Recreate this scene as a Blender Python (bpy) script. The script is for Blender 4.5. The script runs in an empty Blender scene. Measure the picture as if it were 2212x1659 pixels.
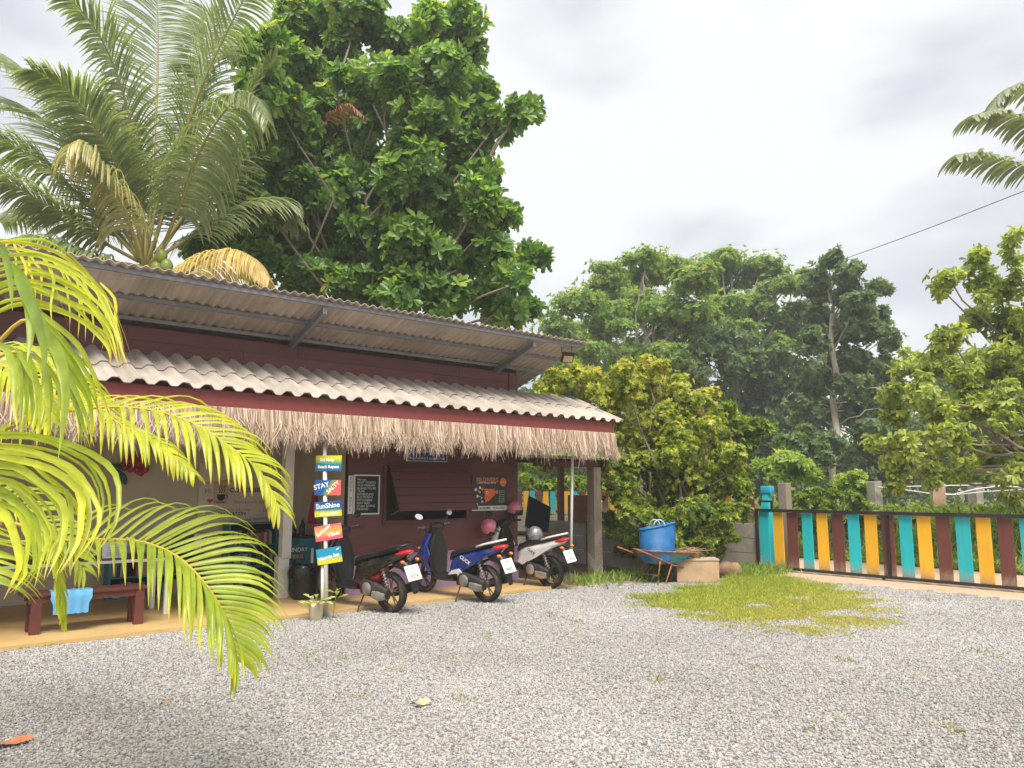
import bpy, bmesh, math, random
import numpy as np
from mathutils import Vector, Matrix, Euler
R = math.radians
SC = bpy.context.scene
COL = SC.collection
# ------------------------------------------------------------------ camera
EYE = 1.6
FPX, CX, CY = 1661.0, 1106.0, 829.5            # focal length and centre for a 2212 x 1659 picture
PITCH = math.atan((1056.0 - CY) / FPX)
cam = bpy.data.cameras.new('camera')
cam.sensor_width = 36.0
cam.lens = 36.0 * FPX / 2212.0
cam.clip_start = 0.05
cam.clip_end = 2000.0
cam_o = bpy.data.objects.new('camera', cam)
cam_o.location = (0, 0, EYE)
cam_o.rotation_euler = (R(90) + PITCH, 0, 0)
COL.objects.link(cam_o)
SC.camera = cam_o
# ------------------------------------------------------------------ sky
SUN_EL, SUN_AZ = R(60), R(172)                 # azimuth clockwise from +Y
world = bpy.data.worlds.new('World')
SC.world = world
world.use_nodes = True
nt = world.node_tree
nt.nodes.clear()
wo = nt.nodes.new('ShaderNodeOutputWorld')
bg = nt.nodes.new('ShaderNodeBackground')
sky = nt.nodes.new('ShaderNodeTexSky')
sky.sky_type = 'NISHITA'
sky.sun_disc = False
sky.sun_elevation = SUN_EL
sky.sun_rotation = SUN_AZ
sky.air_density = 1.0
sky.dust_density = 2.0
tc = nt.nodes.new('ShaderNodeTexCoord')
mp = nt.nodes.new('ShaderNodeMapping')
mp.inputs['Scale'].default_value = (1.0, 1.0, 2.1)
mp.inputs['Location'].default_value = (0.1, 0.45, 0.2)
nz = nt.nodes.new('ShaderNodeTexNoise')
nz.inputs['Scale'].default_value = 1.7
nz.inputs['Detail'].default_value = 8.0
nz.inputs['Roughness'].default_value = 0.5
nz.inputs['Distortion'].default_value = 0.25
rp = nt.nodes.new('ShaderNodeValToRGB')
rp.color_ramp.interpolation = 'EASE'
rp.color_ramp.elements[0].position = 0.40
rp.color_ramp.elements[0].color = (1.66, 1.64, 1.79, 1)
rp.color_ramp.elements[1].position = 0.56
rp.color_ramp.elements[1].color = (2.42, 2.44, 2.37, 1)
mixc = nt.nodes.new('ShaderNodeMix')
mixc.data_type = 'RGBA'
mixc.inputs[0].default_value = 0.93            # nearly closed cloud cover
nt.links.new(tc.outputs['Generated'], mp.inputs['Vector'])
nt.links.new(mp.outputs['Vector'], nz.inputs['Vector'])
nt.links.new(nz.outputs['Fac'], rp.inputs['Fac'])
nt.links.new(sky.outputs['Color'], mixc.inputs[6])
nt.links.new(rp.outputs['Color'], mixc.inputs[7])
nt.links.new(mixc.outputs[2], bg.inputs['Color'])
bg.inputs['Strength'].default_value = 0.10
nt.links.new(bg.outputs['Background'], wo.inputs['Surface'])
# ------------------------------------------------------------------ sun and exposure
sun = bpy.data.lights.new('sun', 'SUN')
sun.energy = 1.5
sun.angle = R(32)
sun.color = (1.0, 0.94, 0.82)
sun_o = bpy.data.objects.new('sun', sun)
sd = Vector((math.sin(SUN_AZ) * math.cos(SUN_EL), math.cos(SUN_AZ) * math.cos(SUN_EL), math.sin(SUN_EL)))
sun_o.rotation_euler = sd.to_track_quat('Z', 'Y').to_euler()
sun_o.location = sd * 60
COL.objects.link(sun_o)
SC.view_settings.view_transform = 'Standard'
SC.view_settings.look = 'None'
SC.view_settings.gamma = 1.0
SC.view_settings.exposure = 2.12
SC.render.engine = 'CYCLES'
SC.cycles.use_denoising = True
SC.cycles.max_bounces = 8
SC.cycles.transparent_max_bounces = 8

# ------------------------------------------------------------------ pixel and frame helpers
_c, _s = math.cos(PITCH), math.sin(PITCH)
CAMP = Vector((0, 0, EYE))
def ray(x, y):
    a = (x - CX) / FPX; b = (CY - y) / FPX
    return Vector((a, _c - b * _s, _s + b * _c))
def onz(x, y, z=0.0):                          # where the sight line of a pixel meets a height
    r = ray(x, y); return CAMP + r * ((z - EYE) / r.z)
def ony(x, y, Y):                              # ... a distance ahead
    r = ray(x, y); return CAMP + r * (Y / r.y)
_r = ray(3116, 1060)
YAW = math.atan2(_r.x, _r.y)
U = Vector((math.sin(YAW), math.cos(YAW), 0)); V = Vector((-U.y, U.x, 0))
RZ = math.atan2(U.y, U.x)                      # the house frame: s along its front, t into it
def B(s, t, z=0.0): return U * s + V * t + Vector((0, 0, z))
def st(p): return Vector((p.dot(U), p.dot(V), p.z))
def ont(x, y, T):                              # ... a plane parallel to the house front, in (s, t, z)
    r = ray(x, y); return st(CAMP + r * (T / r.dot(V)))
def ons(x, y, S):
    r = ray(x, y); return st(CAMP + r * (S / r.dot(U)))

# ------------------------------------------------------------------ mesh helpers
class MB:
    def __init__(self): self.v = []; self.f = []; self.m = []; self.cur = 0
    def add(self, vs, fs, M=None):
        o = len(self.v)
        self.v += [tuple(M @ Vector(p)) if M is not None else tuple(p) for p in vs]
        self.f += [tuple(i + o for i in f) for f in fs]; self.m += [self.cur] * len(fs)
        return self
    def box(self, a, b, M=None, bev=0.0):
        x0, y0, z0 = [min(a[i], b[i]) for i in range(3)]; x1, y1, z1 = [max(a[i], b[i]) for i in range(3)]
        if bev <= 0:
            return self.add([(x0,y0,z0),(x1,y0,z0),(x1,y1,z0),(x0,y1,z0),(x0,y0,z1),(x1,y0,z1),(x1,y1,z1),(x0,y1,z1)],
                            [(3,2,1,0),(4,5,6,7),(0,1,5,4),(1,2,6,5),(2,3,7,6),(3,0,4,7)], M)
        bm = bmesh.new(); bmesh.ops.create_cube(bm, size=1)
        for q in bm.verts: q.co = Vector(((x0+x1)/2 + q.co.x*(x1-x0), (y0+y1)/2 + q.co.y*(y1-y0), (z0+z1)/2 + q.co.z*(z1-z0)))
        bmesh.ops.bevel(bm, geom=bm.edges[:], offset=bev, segments=2, affect='EDGES', profile=0.6)
        return self.bm(bm, M)
    def bm(self, bm, M=None):
        bm.verts.index_update()
        self.add([q.co[:] for q in bm.verts], [tuple(q.index for q in f.verts) for f in bm.faces], M); bm.free(); return self
    def tube(self, pts, rad, n=8, cap=True, M=None, sq=1.0):
        pts = [Vector(p) for p in pts]
        if not hasattr(rad, '__len__'): rad = [rad] * len(pts)
        vs, fs = [], []
        up = None
        for i, p in enumerate(pts):
            d = (pts[min(i+1, len(pts)-1)] - pts[max(i-1, 0)])
            d = d.normalized() if d.length > 1e-9 else Vector((0,0,1))
            if up is None: up = Vector((0,0,1)) if abs(d.z) < .9 else Vector((1,0,0))
            a = d.cross(up); a = a.normalized() if a.length > 1e-6 else Vector((1,0,0)); b = a.cross(d).normalized(); up = b
            for k in range(n):
                q = 2*math.pi*k/n; vs.append(p + a*math.cos(q)*rad[i] + b*math.sin(q)*rad[i]*sq)
        for i in range(len(pts)-1):
            for k in range(n):
                fs.append((i*n+k, i*n+(k+1)%n, (i+1)*n+(k+1)%n, (i+1)*n+k))
        if cap:
            fs.append(tuple(range(n-1,-1,-1))); fs.append(tuple((len(pts)-1)*n+k for k in range(n)))
        return self.add(vs, fs, M)
    def lathe(self, prof, n=20, M=None, a0=0.0, a1=2*math.pi):
        vs, fs = [], []; full = abs(a1-a0-2*math.pi) < 1e-6; m = n if full else n+1
        for k in range(m):
            q = a0 + (a1-a0)*k/n
            for (r, z) in prof: vs.append((r*math.cos(q), r*math.sin(q), z))
        L = len(prof)
        for k in range(n):
            k2 = (k+1) % m
            for i in range(L-1): fs.append((k*L+i, k2*L+i, k2*L+i+1, k*L+i+1))
        return self.add(vs, fs, M)
    def prism(self, poly, d, M=None):          # polygon in x-z, thickness along y, centred
        n = len(poly)
        vs = [(x, -d/2, z) for x, z in poly] + [(x, d/2, z) for x, z in poly]
        fs = [tuple(range(n)), tuple(range(2*n-1, n-1, -1))] + [(i, i+n, (i+1)%n+n, (i+1)%n) for i in range(n)]
        return self.add(vs, fs, M)
    def loft(self, secs, cap=True, M=None):    # rings of equal length
        n = len(secs[0]); vs = [p for s_ in secs for p in s_]; fs = []
        for i in range(len(secs)-1):
            for k in range(n): fs.append((i*n+k, i*n+(k+1)%n, (i+1)*n+(k+1)%n, (i+1)*n+k))
        if cap: fs.append(tuple(range(n-1,-1,-1))); fs.append(tuple((len(secs)-1)*n+k for k in range(n)))
        return self.add(vs, fs, M)
    def ball(self, c, r, sc=(1,1,1), sub=2, M=None, jit=0.0, rng=None):
        bm = bmesh.new(); bmesh.ops.create_icosphere(bm, subdivisions=sub, radius=r)
        for q in bm.verts:
            k = 1 + (rng.uniform(-jit, jit) if jit else 0)
            q.co = Vector((c[0]+q.co.x*sc[0]*k, c[1]+q.co.y*sc[1]*k, c[2]+q.co.z*sc[2]*k))
        return self.bm(bm, M)
    def mesh(self, name, mat, smooth=False, fix=True):
        me = bpy.data.meshes.new(name); me.from_pydata(self.v, [], self.f)
        for m_ in (mat if isinstance(mat, (list, tuple)) else [mat]): me.materials.append(m_)
        if fix:
            bm = bmesh.new(); bm.from_mesh(me); bmesh.ops.recalc_face_normals(bm, faces=bm.faces[:]); bm.to_mesh(me); bm.free()
        me.polygons.foreach_set('material_index', self.m[:len(me.polygons)] if len(self.m) == len(me.polygons) else [0]*len(me.polygons))
        if smooth: shade(me, smooth)
        me.update(); return me
    def build(self, name, mat, parent=None, loc=(0,0,0), rot=(0,0,0), smooth=False, fix=True):
        return put(name, self.mesh(name, mat, smooth, fix), parent, loc, rot)
def shade(me, ang):
    me.polygons.foreach_set('use_smooth', [True]*len(me.polygons))
    if ang is True: return
    me.set_sharp_from_angle(angle=R(ang))
def put(name, me, parent=None, loc=(0,0,0), rot=(0,0,0)):
    o = bpy.data.objects.new(name, me); COL.objects.link(o)
    o.location = loc; o.rotation_euler = rot
    if parent is not None: o.parent = parent
    return o
def tag(o, label, cat, group=None, kind=None):
    o['label'] = label; o['category'] = cat
    if group: o['group'] = group
    if kind: o['kind'] = kind
    return o
def thing(name, label, cat, loc=(0,0,0), rz=0.0, group=None):
    return tag(put(name, None, None, loc, (0,0,rz)), label, cat, group)
def hthing(name, label, cat, s, t, z=0.0, group=None, turn=0.0):     # a thing placed in the house frame
    return thing(name, label, cat, B(s, t, z), RZ + turn, group)
def npmesh(name, Vv, F, mat, tint=None, smooth=False):
    Vv = np.ascontiguousarray(Vv, dtype=np.float32); F = np.ascontiguousarray(F, dtype=np.int32)
    me = bpy.data.meshes.new(name); k = F.shape[1]
    me.vertices.add(len(Vv)); me.vertices.foreach_set('co', Vv.ravel())
    me.loops.add(F.size); me.loops.foreach_set('vertex_index', F.ravel())
    me.polygons.add(len(F)); me.polygons.foreach_set('loop_start', np.arange(0, F.size, k, dtype=np.int32))
    me.materials.append(mat)
    me.update(calc_edges=True)
    if tint is not None:
        at = me.attributes.new('tint', 'FLOAT', 'POINT'); at.data.foreach_set('value', np.ascontiguousarray(tint, dtype=np.float32))
    if smooth: me.polygons.foreach_set('use_smooth', [True]*len(me.polygons))
    return me
def copy_tree(o, parent=None):
    c = o.copy(); COL.objects.link(c); c.parent = parent
    for ch in list(o.children): copy_tree(ch, c)
    return c

# ------------------------------------------------------------------ materials
class NT:
    def __init__(self, name):
        self.m = bpy.data.materials.new(name); self.m.use_nodes = True; self.t = self.m.node_tree
        self.t.nodes.clear(); self.out = self.n('ShaderNodeOutputMaterial')
    def n(self, typ, **kw):
        x = self.t.nodes.new(typ)
        for k, v_ in kw.items():
            if hasattr(x, k): setattr(x, k, v_)
            else: x.inputs[k.replace('_', ' ')].default_value = v_
        return x
    def l(self, a, b): self.t.links.new(a, b)
    def ramp(self, fac, stops, interp='LINEAR'):
        r = self.n('ShaderNodeValToRGB'); cr = r.color_ramp; cr.interpolation = interp
        while len(cr.elements) < len(stops): cr.elements.new(0.5)
        for e, (p, c) in zip(cr.elements, stops): e.position = p; e.color = (*c[:3], 1)
        if fac is not None: self.l(fac, r.inputs['Fac'])
        return r.outputs['Color']
    def mix(self, fac, a, b, mode='MIX'):
        x = self.n('ShaderNodeMix', data_type='RGBA', blend_type=mode)
        for sock, val in ((x.inputs[0], fac), (x.inputs[6], a), (x.inputs[7], b)):
            if hasattr(val, 'is_output'): self.l(val, sock)
            elif isinstance(val, (int, float)): sock.default_value = val
            else: sock.default_value = (*val[:3], 1)
        return x.outputs[2]
    def math(self, op, a, b=0.5):
        x = self.n('ShaderNodeMath', operation=op)
        for i, val in enumerate((a, b)):
            if hasattr(val, 'is_output'): self.l(val, x.inputs[i])
            else: x.inputs[i].default_value = val
        return x.outputs[0]
    def coord(self, which='Object', scale=(1,1,1), loc=(0,0,0), rand=False):
        c = self.n('ShaderNodeTexCoord'); m = self.n('ShaderNodeMapping')
        m.inputs['Scale'].default_value = scale; m.inputs['Location'].default_value = loc
        if which == 'World': self.l(self.n('ShaderNodeNewGeometry').outputs['Position'], m.inputs['Vector'])
        else: self.l(c.outputs[which], m.inputs['Vector'])
        if rand:
            oi = self.n('ShaderNodeObjectInfo'); cx = self.n('ShaderNodeCombineXYZ')
            self.l(self.math('MULTIPLY', oi.outputs['Random'], 37.0), cx.inputs[0]); self.l(self.math('MULTIPLY', oi.outputs['Random'], 91.0), cx.inputs[1])
            self.l(cx.outputs[0], m.inputs['Location'])
        return m.outputs['Vector']
    def noise(self, vec, scale=5, detail=4, rough=0.55, dist=0.0):
        x = self.n('ShaderNodeTexNoise'); x.inputs['Scale'].default_value = scale; x.inputs['Detail'].default_value = detail
        x.inputs['Roughness'].default_value = rough; x.inputs['Distortion'].default_value = dist
        if vec is not None: self.l(vec, x.inputs['Vector'])
        return x.outputs['Fac']
    def bump(self, h, strength=0.3, dist=0.01):
        x = self.n('ShaderNodeBump'); x.inputs['Strength'].default_value = strength; x.inputs['Distance'].default_value = dist
        self.l(h, x.inputs['Height']); return x.outputs['Normal']
    def bsdf(self, color, rough=0.6, normal=None, metal=0.0, spec=0.5, **kw):
        x = self.n('ShaderNodeBsdfPrincipled')
        for sock, val in (('Base Color', color), ('Roughness', rough), ('Metallic', metal), ('Specular IOR Level', spec)):
            if hasattr(val, 'is_output'): self.l(val, x.inputs[sock])
            elif isinstance(val, (int, float)): x.inputs[sock].default_value = val
            else: x.inputs[sock].default_value = (*val[:3], 1)
        for k, val in kw.items(): x.inputs[k.replace('_', ' ')].default_value = val
        if normal is not None: self.l(normal, x.inputs['Normal'])
        return x.outputs[0]
    def done(self, sh): self.l(sh, self.out.inputs['Surface']); return self.m
def scale_c(c, k): return tuple(min(1, x*k) for x in c)
def M_plain(name, col, rough=0.5, metal=0.0, var=0.18, scale=6.0, bump=0.0, bscale=60.0, spec=0.5, dirt=None, dirt_amt=0.35, coat=0.0):
    g = NT(name); v = g.coord('Object', rand=True)
    n = g.noise(v, scale, 5)
    c = g.ramp(n, [(0.25, scale_c(col, 1-var)), (0.75, scale_c(col, 1+var))])
    if dirt is not None:
        d = g.noise(v, scale*0.6, 6, 0.65)
        f = g.ramp(d, [(0.48, (0,0,0)), (0.68, (dirt_amt,)*3)])
        c = g.mix(f, c, dirt)
    rr = g.ramp(g.noise(v, scale*2.3, 3), [(0.3, (max(0.03, rough-0.1),)*3), (0.7, (min(1, rough+0.1),)*3)])
    nm = g.bump(g.noise(v, bscale, 4), bump, 0.01) if bump else None
    return g.done(g.bsdf(c, rr, nm, metal, spec, Coat_Weight=coat, Coat_Roughness=0.08))
def M_wood(name, col, rough=0.6, var=0.2, axis=0, grain=40, bump=0.25, pervar=0.15, dirt=None, splash=False):
    g = NT(name); sc = [grain]*3; sc[axis] = grain*0.06
    v = g.coord('Object', tuple(sc), rand=True)
    n = g.noise(v, 1.0, 6, 0.65, 0.6)
    c = g.ramp(n, [(0.2, scale_c(col, 1-var)), (0.8, scale_c(col, 1+var))])
    oi = g.n('ShaderNodeObjectInfo')
    k = g.ramp(oi.outputs['Random'], [(0, (1-pervar,)*3), (1, (1+pervar,)*3)])
    c = g.mix(1.0, c, k, 'MULTIPLY')
    if dirt is not None:
        f = g.ramp(g.noise(g.coord('Object', (2,2,2), rand=True), 1.4, 5, 0.6), [(0.45, (0,0,0)), (0.75, (0.5,)*3)])
        c = g.mix(f, c, dirt)
    if splash:
        z = g.n('ShaderNodeSeparateXYZ'); g.l(g.coord('Object'), z.inputs[0])
        sp_ = g.noise(g.coord('Object', (9,9,3), rand=True), 2.0, 5, 0.7)
        f = g.math('SUBTRACT', g.math('MULTIPLY', sp_, 0.55), g.math('MULTIPLY', z.outputs[2], 1.15))
        c = g.mix(g.ramp(f, [(0.05, (0,0,0)), (0.30, (0.75,)*3)]), c, (0.36,0.26,0.18))
        ch = g.ramp(g.noise(g.coord('Object', (30,30,9), rand=True), 1.3, 5, 0.65), [(0.66, (0,0,0)), (0.70, (0.7,)*3)]); c = g.mix(ch, c, (0.20,0.16,0.12))
    return g.done(g.bsdf(c, rough, g.bump(n, bump, 0.004), 0, 0.4))
def M_leaf(name, stops, rough=0.42, trans=0.35, tcol=None, spec=0.5, nscale=9.0):
    g = NT(name); a = g.n('ShaderNodeAttribute', attribute_name='tint')
    c = g.ramp(a.outputs['Fac'], stops)
    v = g.coord('Object')
    k = g.ramp(g.noise(v, nscale, 3), [(0.3, (0.78,)*3), (0.7, (1.16,)*3)])
    c = g.mix(1.0, c, k, 'MULTIPLY')
    p = g.bsdf(c, rough, None, 0, spec)
    t = g.n('ShaderNodeBsdfTranslucent')
    tc_ = g.mix(1.0, c, tcol if tcol else (1.5, 1.6, 0.7), 'MULTIPLY'); g.l(tc_, t.inputs['Color'])
    mx = g.n('ShaderNodeMixShader'); mx.inputs[0].default_value = trans
    g.l(p, mx.inputs[1]); g.l(t.outputs[0], mx.inputs[2])
    return g.done(mx.outputs[0])
# ------------------------------------------------------------------ lettering
_font_tmp = []
def text_mesh(txt, size=0.1, shear=0.0, offset=0.0, align='CENTER', spacing=1.0, mat=None, line=1.0):
    cu = bpy.data.curves.new('lettering', 'FONT'); cu.body = txt; cu.size = size; cu.shear = shear; cu.offset = offset
    cu.align_x = align; cu.align_y = 'CENTER'; cu.space_character = spacing; cu.resolution_u = 3; cu.space_line = line
    o = bpy.data.objects.new('lettering', cu); COL.objects.link(o)
    dg = bpy.context.evaluated_depsgraph_get(); me = bpy.data.meshes.new_from_object(o.evaluated_get(dg)); me.name = 'lettering'
    bpy.data.objects.remove(o); bpy.data.curves.remove(cu)
    me.materials.clear(); me.materials.append(mat); return me
def letter(txt, parent, x, z, y, size, mat, rot=0.0, **kw):        # upright on a board whose face looks to local -y
    me = text_mesh(txt, size, mat=mat, **kw)
    return put('lettering', me, parent, (x, y, z), (R(90), rot, 0))
# ================================================================== shared materials
MAT = {}
MAT['plank'] = M_wood('maroon_plank', (0.135, 0.046, 0.045), 0.55, 0.22, 0, 30, 0.3, 0.12)
MAT['fascia'] = M_wood('fascia_paint', (0.235, 0.050, 0.045), 0.55, 0.14, 0, 22, 0.5, 0.05)
MAT['backing'] = M_plain('dark_backing', (0.03, 0.012, 0.014), 0.8)
MAT['lilac'] = M_plain('lilac_render', (0.38, 0.25, 0.42), 0.75, var=0.08, scale=3, dirt=(0.25,0.17,0.22), bump=0.2)
MAT['plaster'] = M_plain('beige_plaster', (0.56, 0.48, 0.37), 0.85, var=0.07, scale=2.5, dirt=(0.36,0.30,0.22), dirt_amt=0.4, bump=0.12)
MAT['cream'] = M_plain('cream_board', (0.68, 0.60, 0.47), 0.7, var=0.05, scale=2, dirt=(0.48,0.40,0.30), dirt_amt=0.3)
MAT['white'] = M_plain('white_paint', (0.72, 0.71, 0.67), 0.45, var=0.05, scale=4, dirt=(0.45,0.40,0.33), dirt_amt=0.35)
MAT['greysteel'] = M_plain('grey_steel', (0.20, 0.20, 0.22), 0.5, 0.2, var=0.12, dirt=(0.16,0.11,0.09))
MAT['black'] = M_plain('black_plastic', (0.012, 0.012, 0.014), 0.38, var=0.2)
MAT['rubber'] = M_plain('tyre_rubber', (0.022, 0.020, 0.019), 0.8, var=0.3, scale=12, dirt=(0.20,0.15,0.10), dirt_amt=0.55, bump=0.3)
MAT['muddy'] = M_plain('muddy_rim', (0.20, 0.13, 0.07), 0.6, 0.1, var=0.35, scale=14, dirt=(0.05,0.04,0.03), dirt_amt=0.7)
MAT['blackrim'] = M_plain('black_rim', (0.02, 0.02, 0.022), 0.45, 0.2, var=0.3, dirt=(0.14,0.10,0.07), dirt_amt=0.4)
MAT['alu'] = M_plain('cast_aluminium', (0.42, 0.40, 0.37), 0.4, 0.7, var=0.15, scale=12, dirt=(0.16,0.12,0.09), dirt_amt=0.5)
MAT['engine'] = M_plain('dark_engine', (0.035, 0.034, 0.035), 0.5, 0.3, var=0.25, dirt=(0.15,0.11,0.08), dirt_amt=0.4)
MAT['seat'] = M_plain('seat_vinyl', (0.014, 0.014, 0.016), 0.5, var=0.15, bump=0.15, bscale=160)
MAT['ink'] = M_plain('dark_ink', (0.02, 0.02, 0.025), 0.8)
MAT['chalk'] = M_plain('white_chalk', (0.62, 0.66, 0.62), 0.9)
MAT['whiteink'] = M_plain('white_letter_paint', (0.80, 0.80, 0.76), 0.6, var=0.04)
MAT['redink'] = M_plain('red_marker', (0.50, 0.07, 0.09), 0.7)
MAT['blueink'] = M_plain('blue_marker', (0.05, 0.20, 0.34), 0.7)
MAT['orangeink'] = M_plain('orange_print', (0.80, 0.13, 0.02), 0.5, var=0.05)
MAT['teal'] = M_plain('teal_paint', (0.02, 0.22, 0.27), 0.6, var=0.12)
MAT['darkwood'] = M_wood('dark_brown_wood', (0.12, 0.035, 0.028), 0.5, 0.2, 0, 30, 0.2)
MAT['oldwood'] = M_wood('weathered_post', (0.26, 0.21, 0.165), 0.85, 0.3, 2, 26, 0.7, 0.1)
MAT['rust'] = M_plain('rust', (0.33, 0.11, 0.045), 0.8, var=0.35, scale=18, dirt=(0.08,0.05,0.04), dirt_amt=0.5, bump=0.3)
MAT['concrete'] = M_plain('raw_concrete', (0.36, 0.33, 0.29), 0.9, var=0.15, scale=4, dirt=(0.16,0.14,0.11), dirt_amt=0.55, bump=0.4, bscale=40)
MAT['glass_red'] = M_plain('red_tail_lens', (0.55, 0.012, 0.02), 0.12, var=0.1, coat=0.6)
MAT['mirror'] = M_plain('mirror_glass', (0.92, 0.93, 0.95), 0.05, 1.0, var=0.01)
MAT['plate'] = M_plain('plate_white', (0.78, 0.78, 0.76), 0.45, var=0.04, dirt=(0.5,0.45,0.38), dirt_amt=0.25)

def M_tile(name, col, dark, lichen):
    g = NT(name); v = g.coord('World'); vs = g.coord('Object', (7, 0.9, 1), rand=True)
    n = g.noise(v, 2.2, 6, 0.62); s_ = g.noise(vs, 1.6, 5, 0.6)
    c = g.ramp(n, [(0.3, scale_c(col, 0.82)), (0.7, scale_c(col, 1.15))])
    c = g.mix(g.ramp(s_, [(0.45, (0,0,0)), (0.8, (0.6,)*3)]), c, dark)
    c = g.mix(g.ramp(g.noise(v, 14, 4), [(0.6, (0,0,0)), (0.75, (0.45,)*3)]), c, lichen)
    oi = g.n('ShaderNodeObjectInfo'); c = g.mix(1.0, c, g.ramp(oi.outputs['Random'], [(0, (0.86,0.85,0.84)), (1, (1.10,1.09,1.08))]), 'MULTIPLY')
    return g.done(g.bsdf(c, g.ramp(n, [(0.3, (0.5,)*3), (0.7, (0.75,)*3)]), g.bump(g.noise(v, 55, 4), 0.25, 0.006), 0, 0.45))
MAT['tile'] = M_tile('fibre_cement_tile', (0.46, 0.41, 0.37), (0.27, 0.22, 0.185), (0.36, 0.30, 0.25))
MAT['sheet'] = M_tile('old_roof_sheet', (0.46, 0.39, 0.33), (0.30, 0.235, 0.19), (0.35, 0.29, 0.23))

def M_gravel():
    g = NT('gravel_bed'); v = g.coord('World')
    vo = g.n('ShaderNodeTexVoronoi'); vo.inputs['Scale'].default_value = 42; g.l(v, vo.inputs['Vector'])
    hs = g.n('ShaderNodeSeparateColor'); g.l(vo.outputs['Color'], hs.inputs[0])
    c = g.ramp(hs.outputs[0], STONES)
    big = g.noise(v, 0.28, 5, 0.6); c = g.mix(1.0, c, g.ramp(big, [(0.32, (0.72,0.71,0.70)), (0.68, (1.02,1.02,1.02))]), 'MULTIPLY')
    soil = g.ramp(g.noise(v, 0.9, 6, 0.6), [(0.52, (0,0,0)), (0.72, (0.6,)*3)]); c = g.mix(soil, c, (0.30,0.235,0.18))
    d = g.ramp(vo.outputs['Distance'], [(0.0, (1,)*3), (0.9, (0,0,0))])
    c = g.mix(g.ramp(vo.outputs['Distance'], [(0.45, (0,0,0)), (0.8, (0.85,)*3)]), c, (0.10,0.09,0.085))
    return g.done(g.bsdf(c, 0.85, g.bump(d, 0.9, 0.02), 0, 0.3))
STONES = [(0.0, (0.19,0.19,0.195)), (0.15, (0.34,0.34,0.345)), (0.45, (0.425,0.42,0.42)), (0.70, (0.49,0.48,0.475)), (0.84, (0.44,0.40,0.37)), (0.93, (0.47,0.40,0.35)), (1.0, (0.62,0.61,0.60))]
MAT['gravel'] = M_gravel()
def M_stone():
    g = NT('gravel_stone'); oi = g.n('ShaderNodeObjectInfo'); c = g.ramp(oi.outputs['Random'], STONES)
    v = g.coord('World')
    c = g.mix(1.0, c, g.ramp(g.noise(v, 0.28, 5, 0.6), [(0.32, (0.72,0.71,0.70)), (0.68, (1.02,1.02,1.02))]), 'MULTIPLY')
    c = g.mix(g.ramp(g.noise(v, 0.9, 6, 0.6), [(0.56, (0,0,0)), (0.76, (0.45,)*3)]), c, (0.36,0.30,0.25))
    return g.done(g.bsdf(c, 0.8, None, 0, 0.35))
MAT['stone'] = M_stone()
def M_ground(name, a, b_, c_, sc=1.2):
    g = NT(name); v = g.coord('World')
    n = g.noise(v, sc, 6, 0.6); n2 = g.noise(v, sc*9, 5, 0.6)
    c = g.ramp(n, [(0.35, a), (0.62, b_)]); c = g.mix(g.ramp(n2, [(0.45, (0,0,0)), (0.7, (0.7,)*3)]), c, c_)
    return g.done(g.bsdf(c, 0.95, g.bump(g.noise(v, sc*40, 4), 0.6, 0.02), 0, 0.2))
MAT['earth'] = M_ground('field_earth', (0.085,0.10,0.035), (0.17,0.13,0.075), (0.06,0.075,0.025), 0.5)
MAT['sand'] = M_ground('sandy_track', (0.50,0.36,0.255), (0.42,0.31,0.21), (0.56,0.43,0.32), 1.0)
MAT['soil'] = M_ground('red_soil', (0.20,0.125,0.085), (0.26,0.17,0.12), (0.12,0.085,0.055), 2.0)
def M_floor():
    g = NT('ochre_floor_paint'); v = g.coord('World'); n = g.noise(v, 0.9, 6, 0.6)
    c = g.ramp(n, [(0.3, (0.50,0.325,0.13)), (0.7, (0.62,0.43,0.20))])
    c = g.mix(g.ramp(g.noise(v, 3.5, 6, 0.65), [(0.5, (0,0,0)), (0.75, (0.5,)*3)]), c, (0.36,0.25,0.13))
    return g.done(g.bsdf(c, 0.45, g.bump(g.noise(v, 30, 4), 0.08, 0.005), 0, 0.4))
MAT['floor'] = M_floor()
# ================================================================== ground
def slab_poly(name, pts, z, mat, thick=0.0):
    mb = MB(); n = len(pts); vs = [tuple(B(s, t, z)) for s, t in pts]
    if thick: 
        vs += [tuple(B(s, t, z-thick)) for s, t in pts]
        mb.add(vs, [tuple(range(n)), tuple(range(2*n-1, n-1, -1))] + [(i, (i+1)%n, (i+1)%n+n, i+n) for i in range(n)])
    else: mb.add(vs, [tuple(range(n))])
    o = mb.build(name, mat); o['kind'] = 'structure'; return o
mb = MB(); mb.add([(-500,-300,-0.03),(500,-300,-0.03),(500,700,-0.03),(-500,700,-0.03)], [(0,1,2,3)])
g_ = mb.build('ground', MAT['earth']); g_['kind'] = 'structure'
rg = random.Random(5)
edge = [(13.25 - 0.30*abs(math.sin(k*0.21)) - 0.12*math.sin(k*0.9) - rg.uniform(0,0.14), 9.0 - k*0.09) for k in range(0, 190)]
yard = [(-9, -9), (-9, 9.36), (9.2, 9.36), (9.6, 9.55), (10.3, 9.4), (11.0, 8.7), (12.2, 8.35), (12.9, 8.1)] + edge[10:] 
slab_poly('gravel_yard', yard[::-1], 0.0, MAT['gravel'])
slab_poly('sandy_strip', [(12.0, -9), (16.6, -9), (16.9, -2), (16.7, 4), (17.1, 9), (16.8, 14), (17.0, 25), (14.12, 25), (14.12, 9.1), (13.2, 9.2), (12.3, 8.0)], -0.008, MAT['sand'])
slab_poly('soil_bed', [(8.9, 9.37), (9.7, 9.2), (11.2, 8.4), (12.6, 8.0), (14.2, 8.4), (14.2, 16), (8.9, 16)], -0.004, MAT['soil'])
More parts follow.
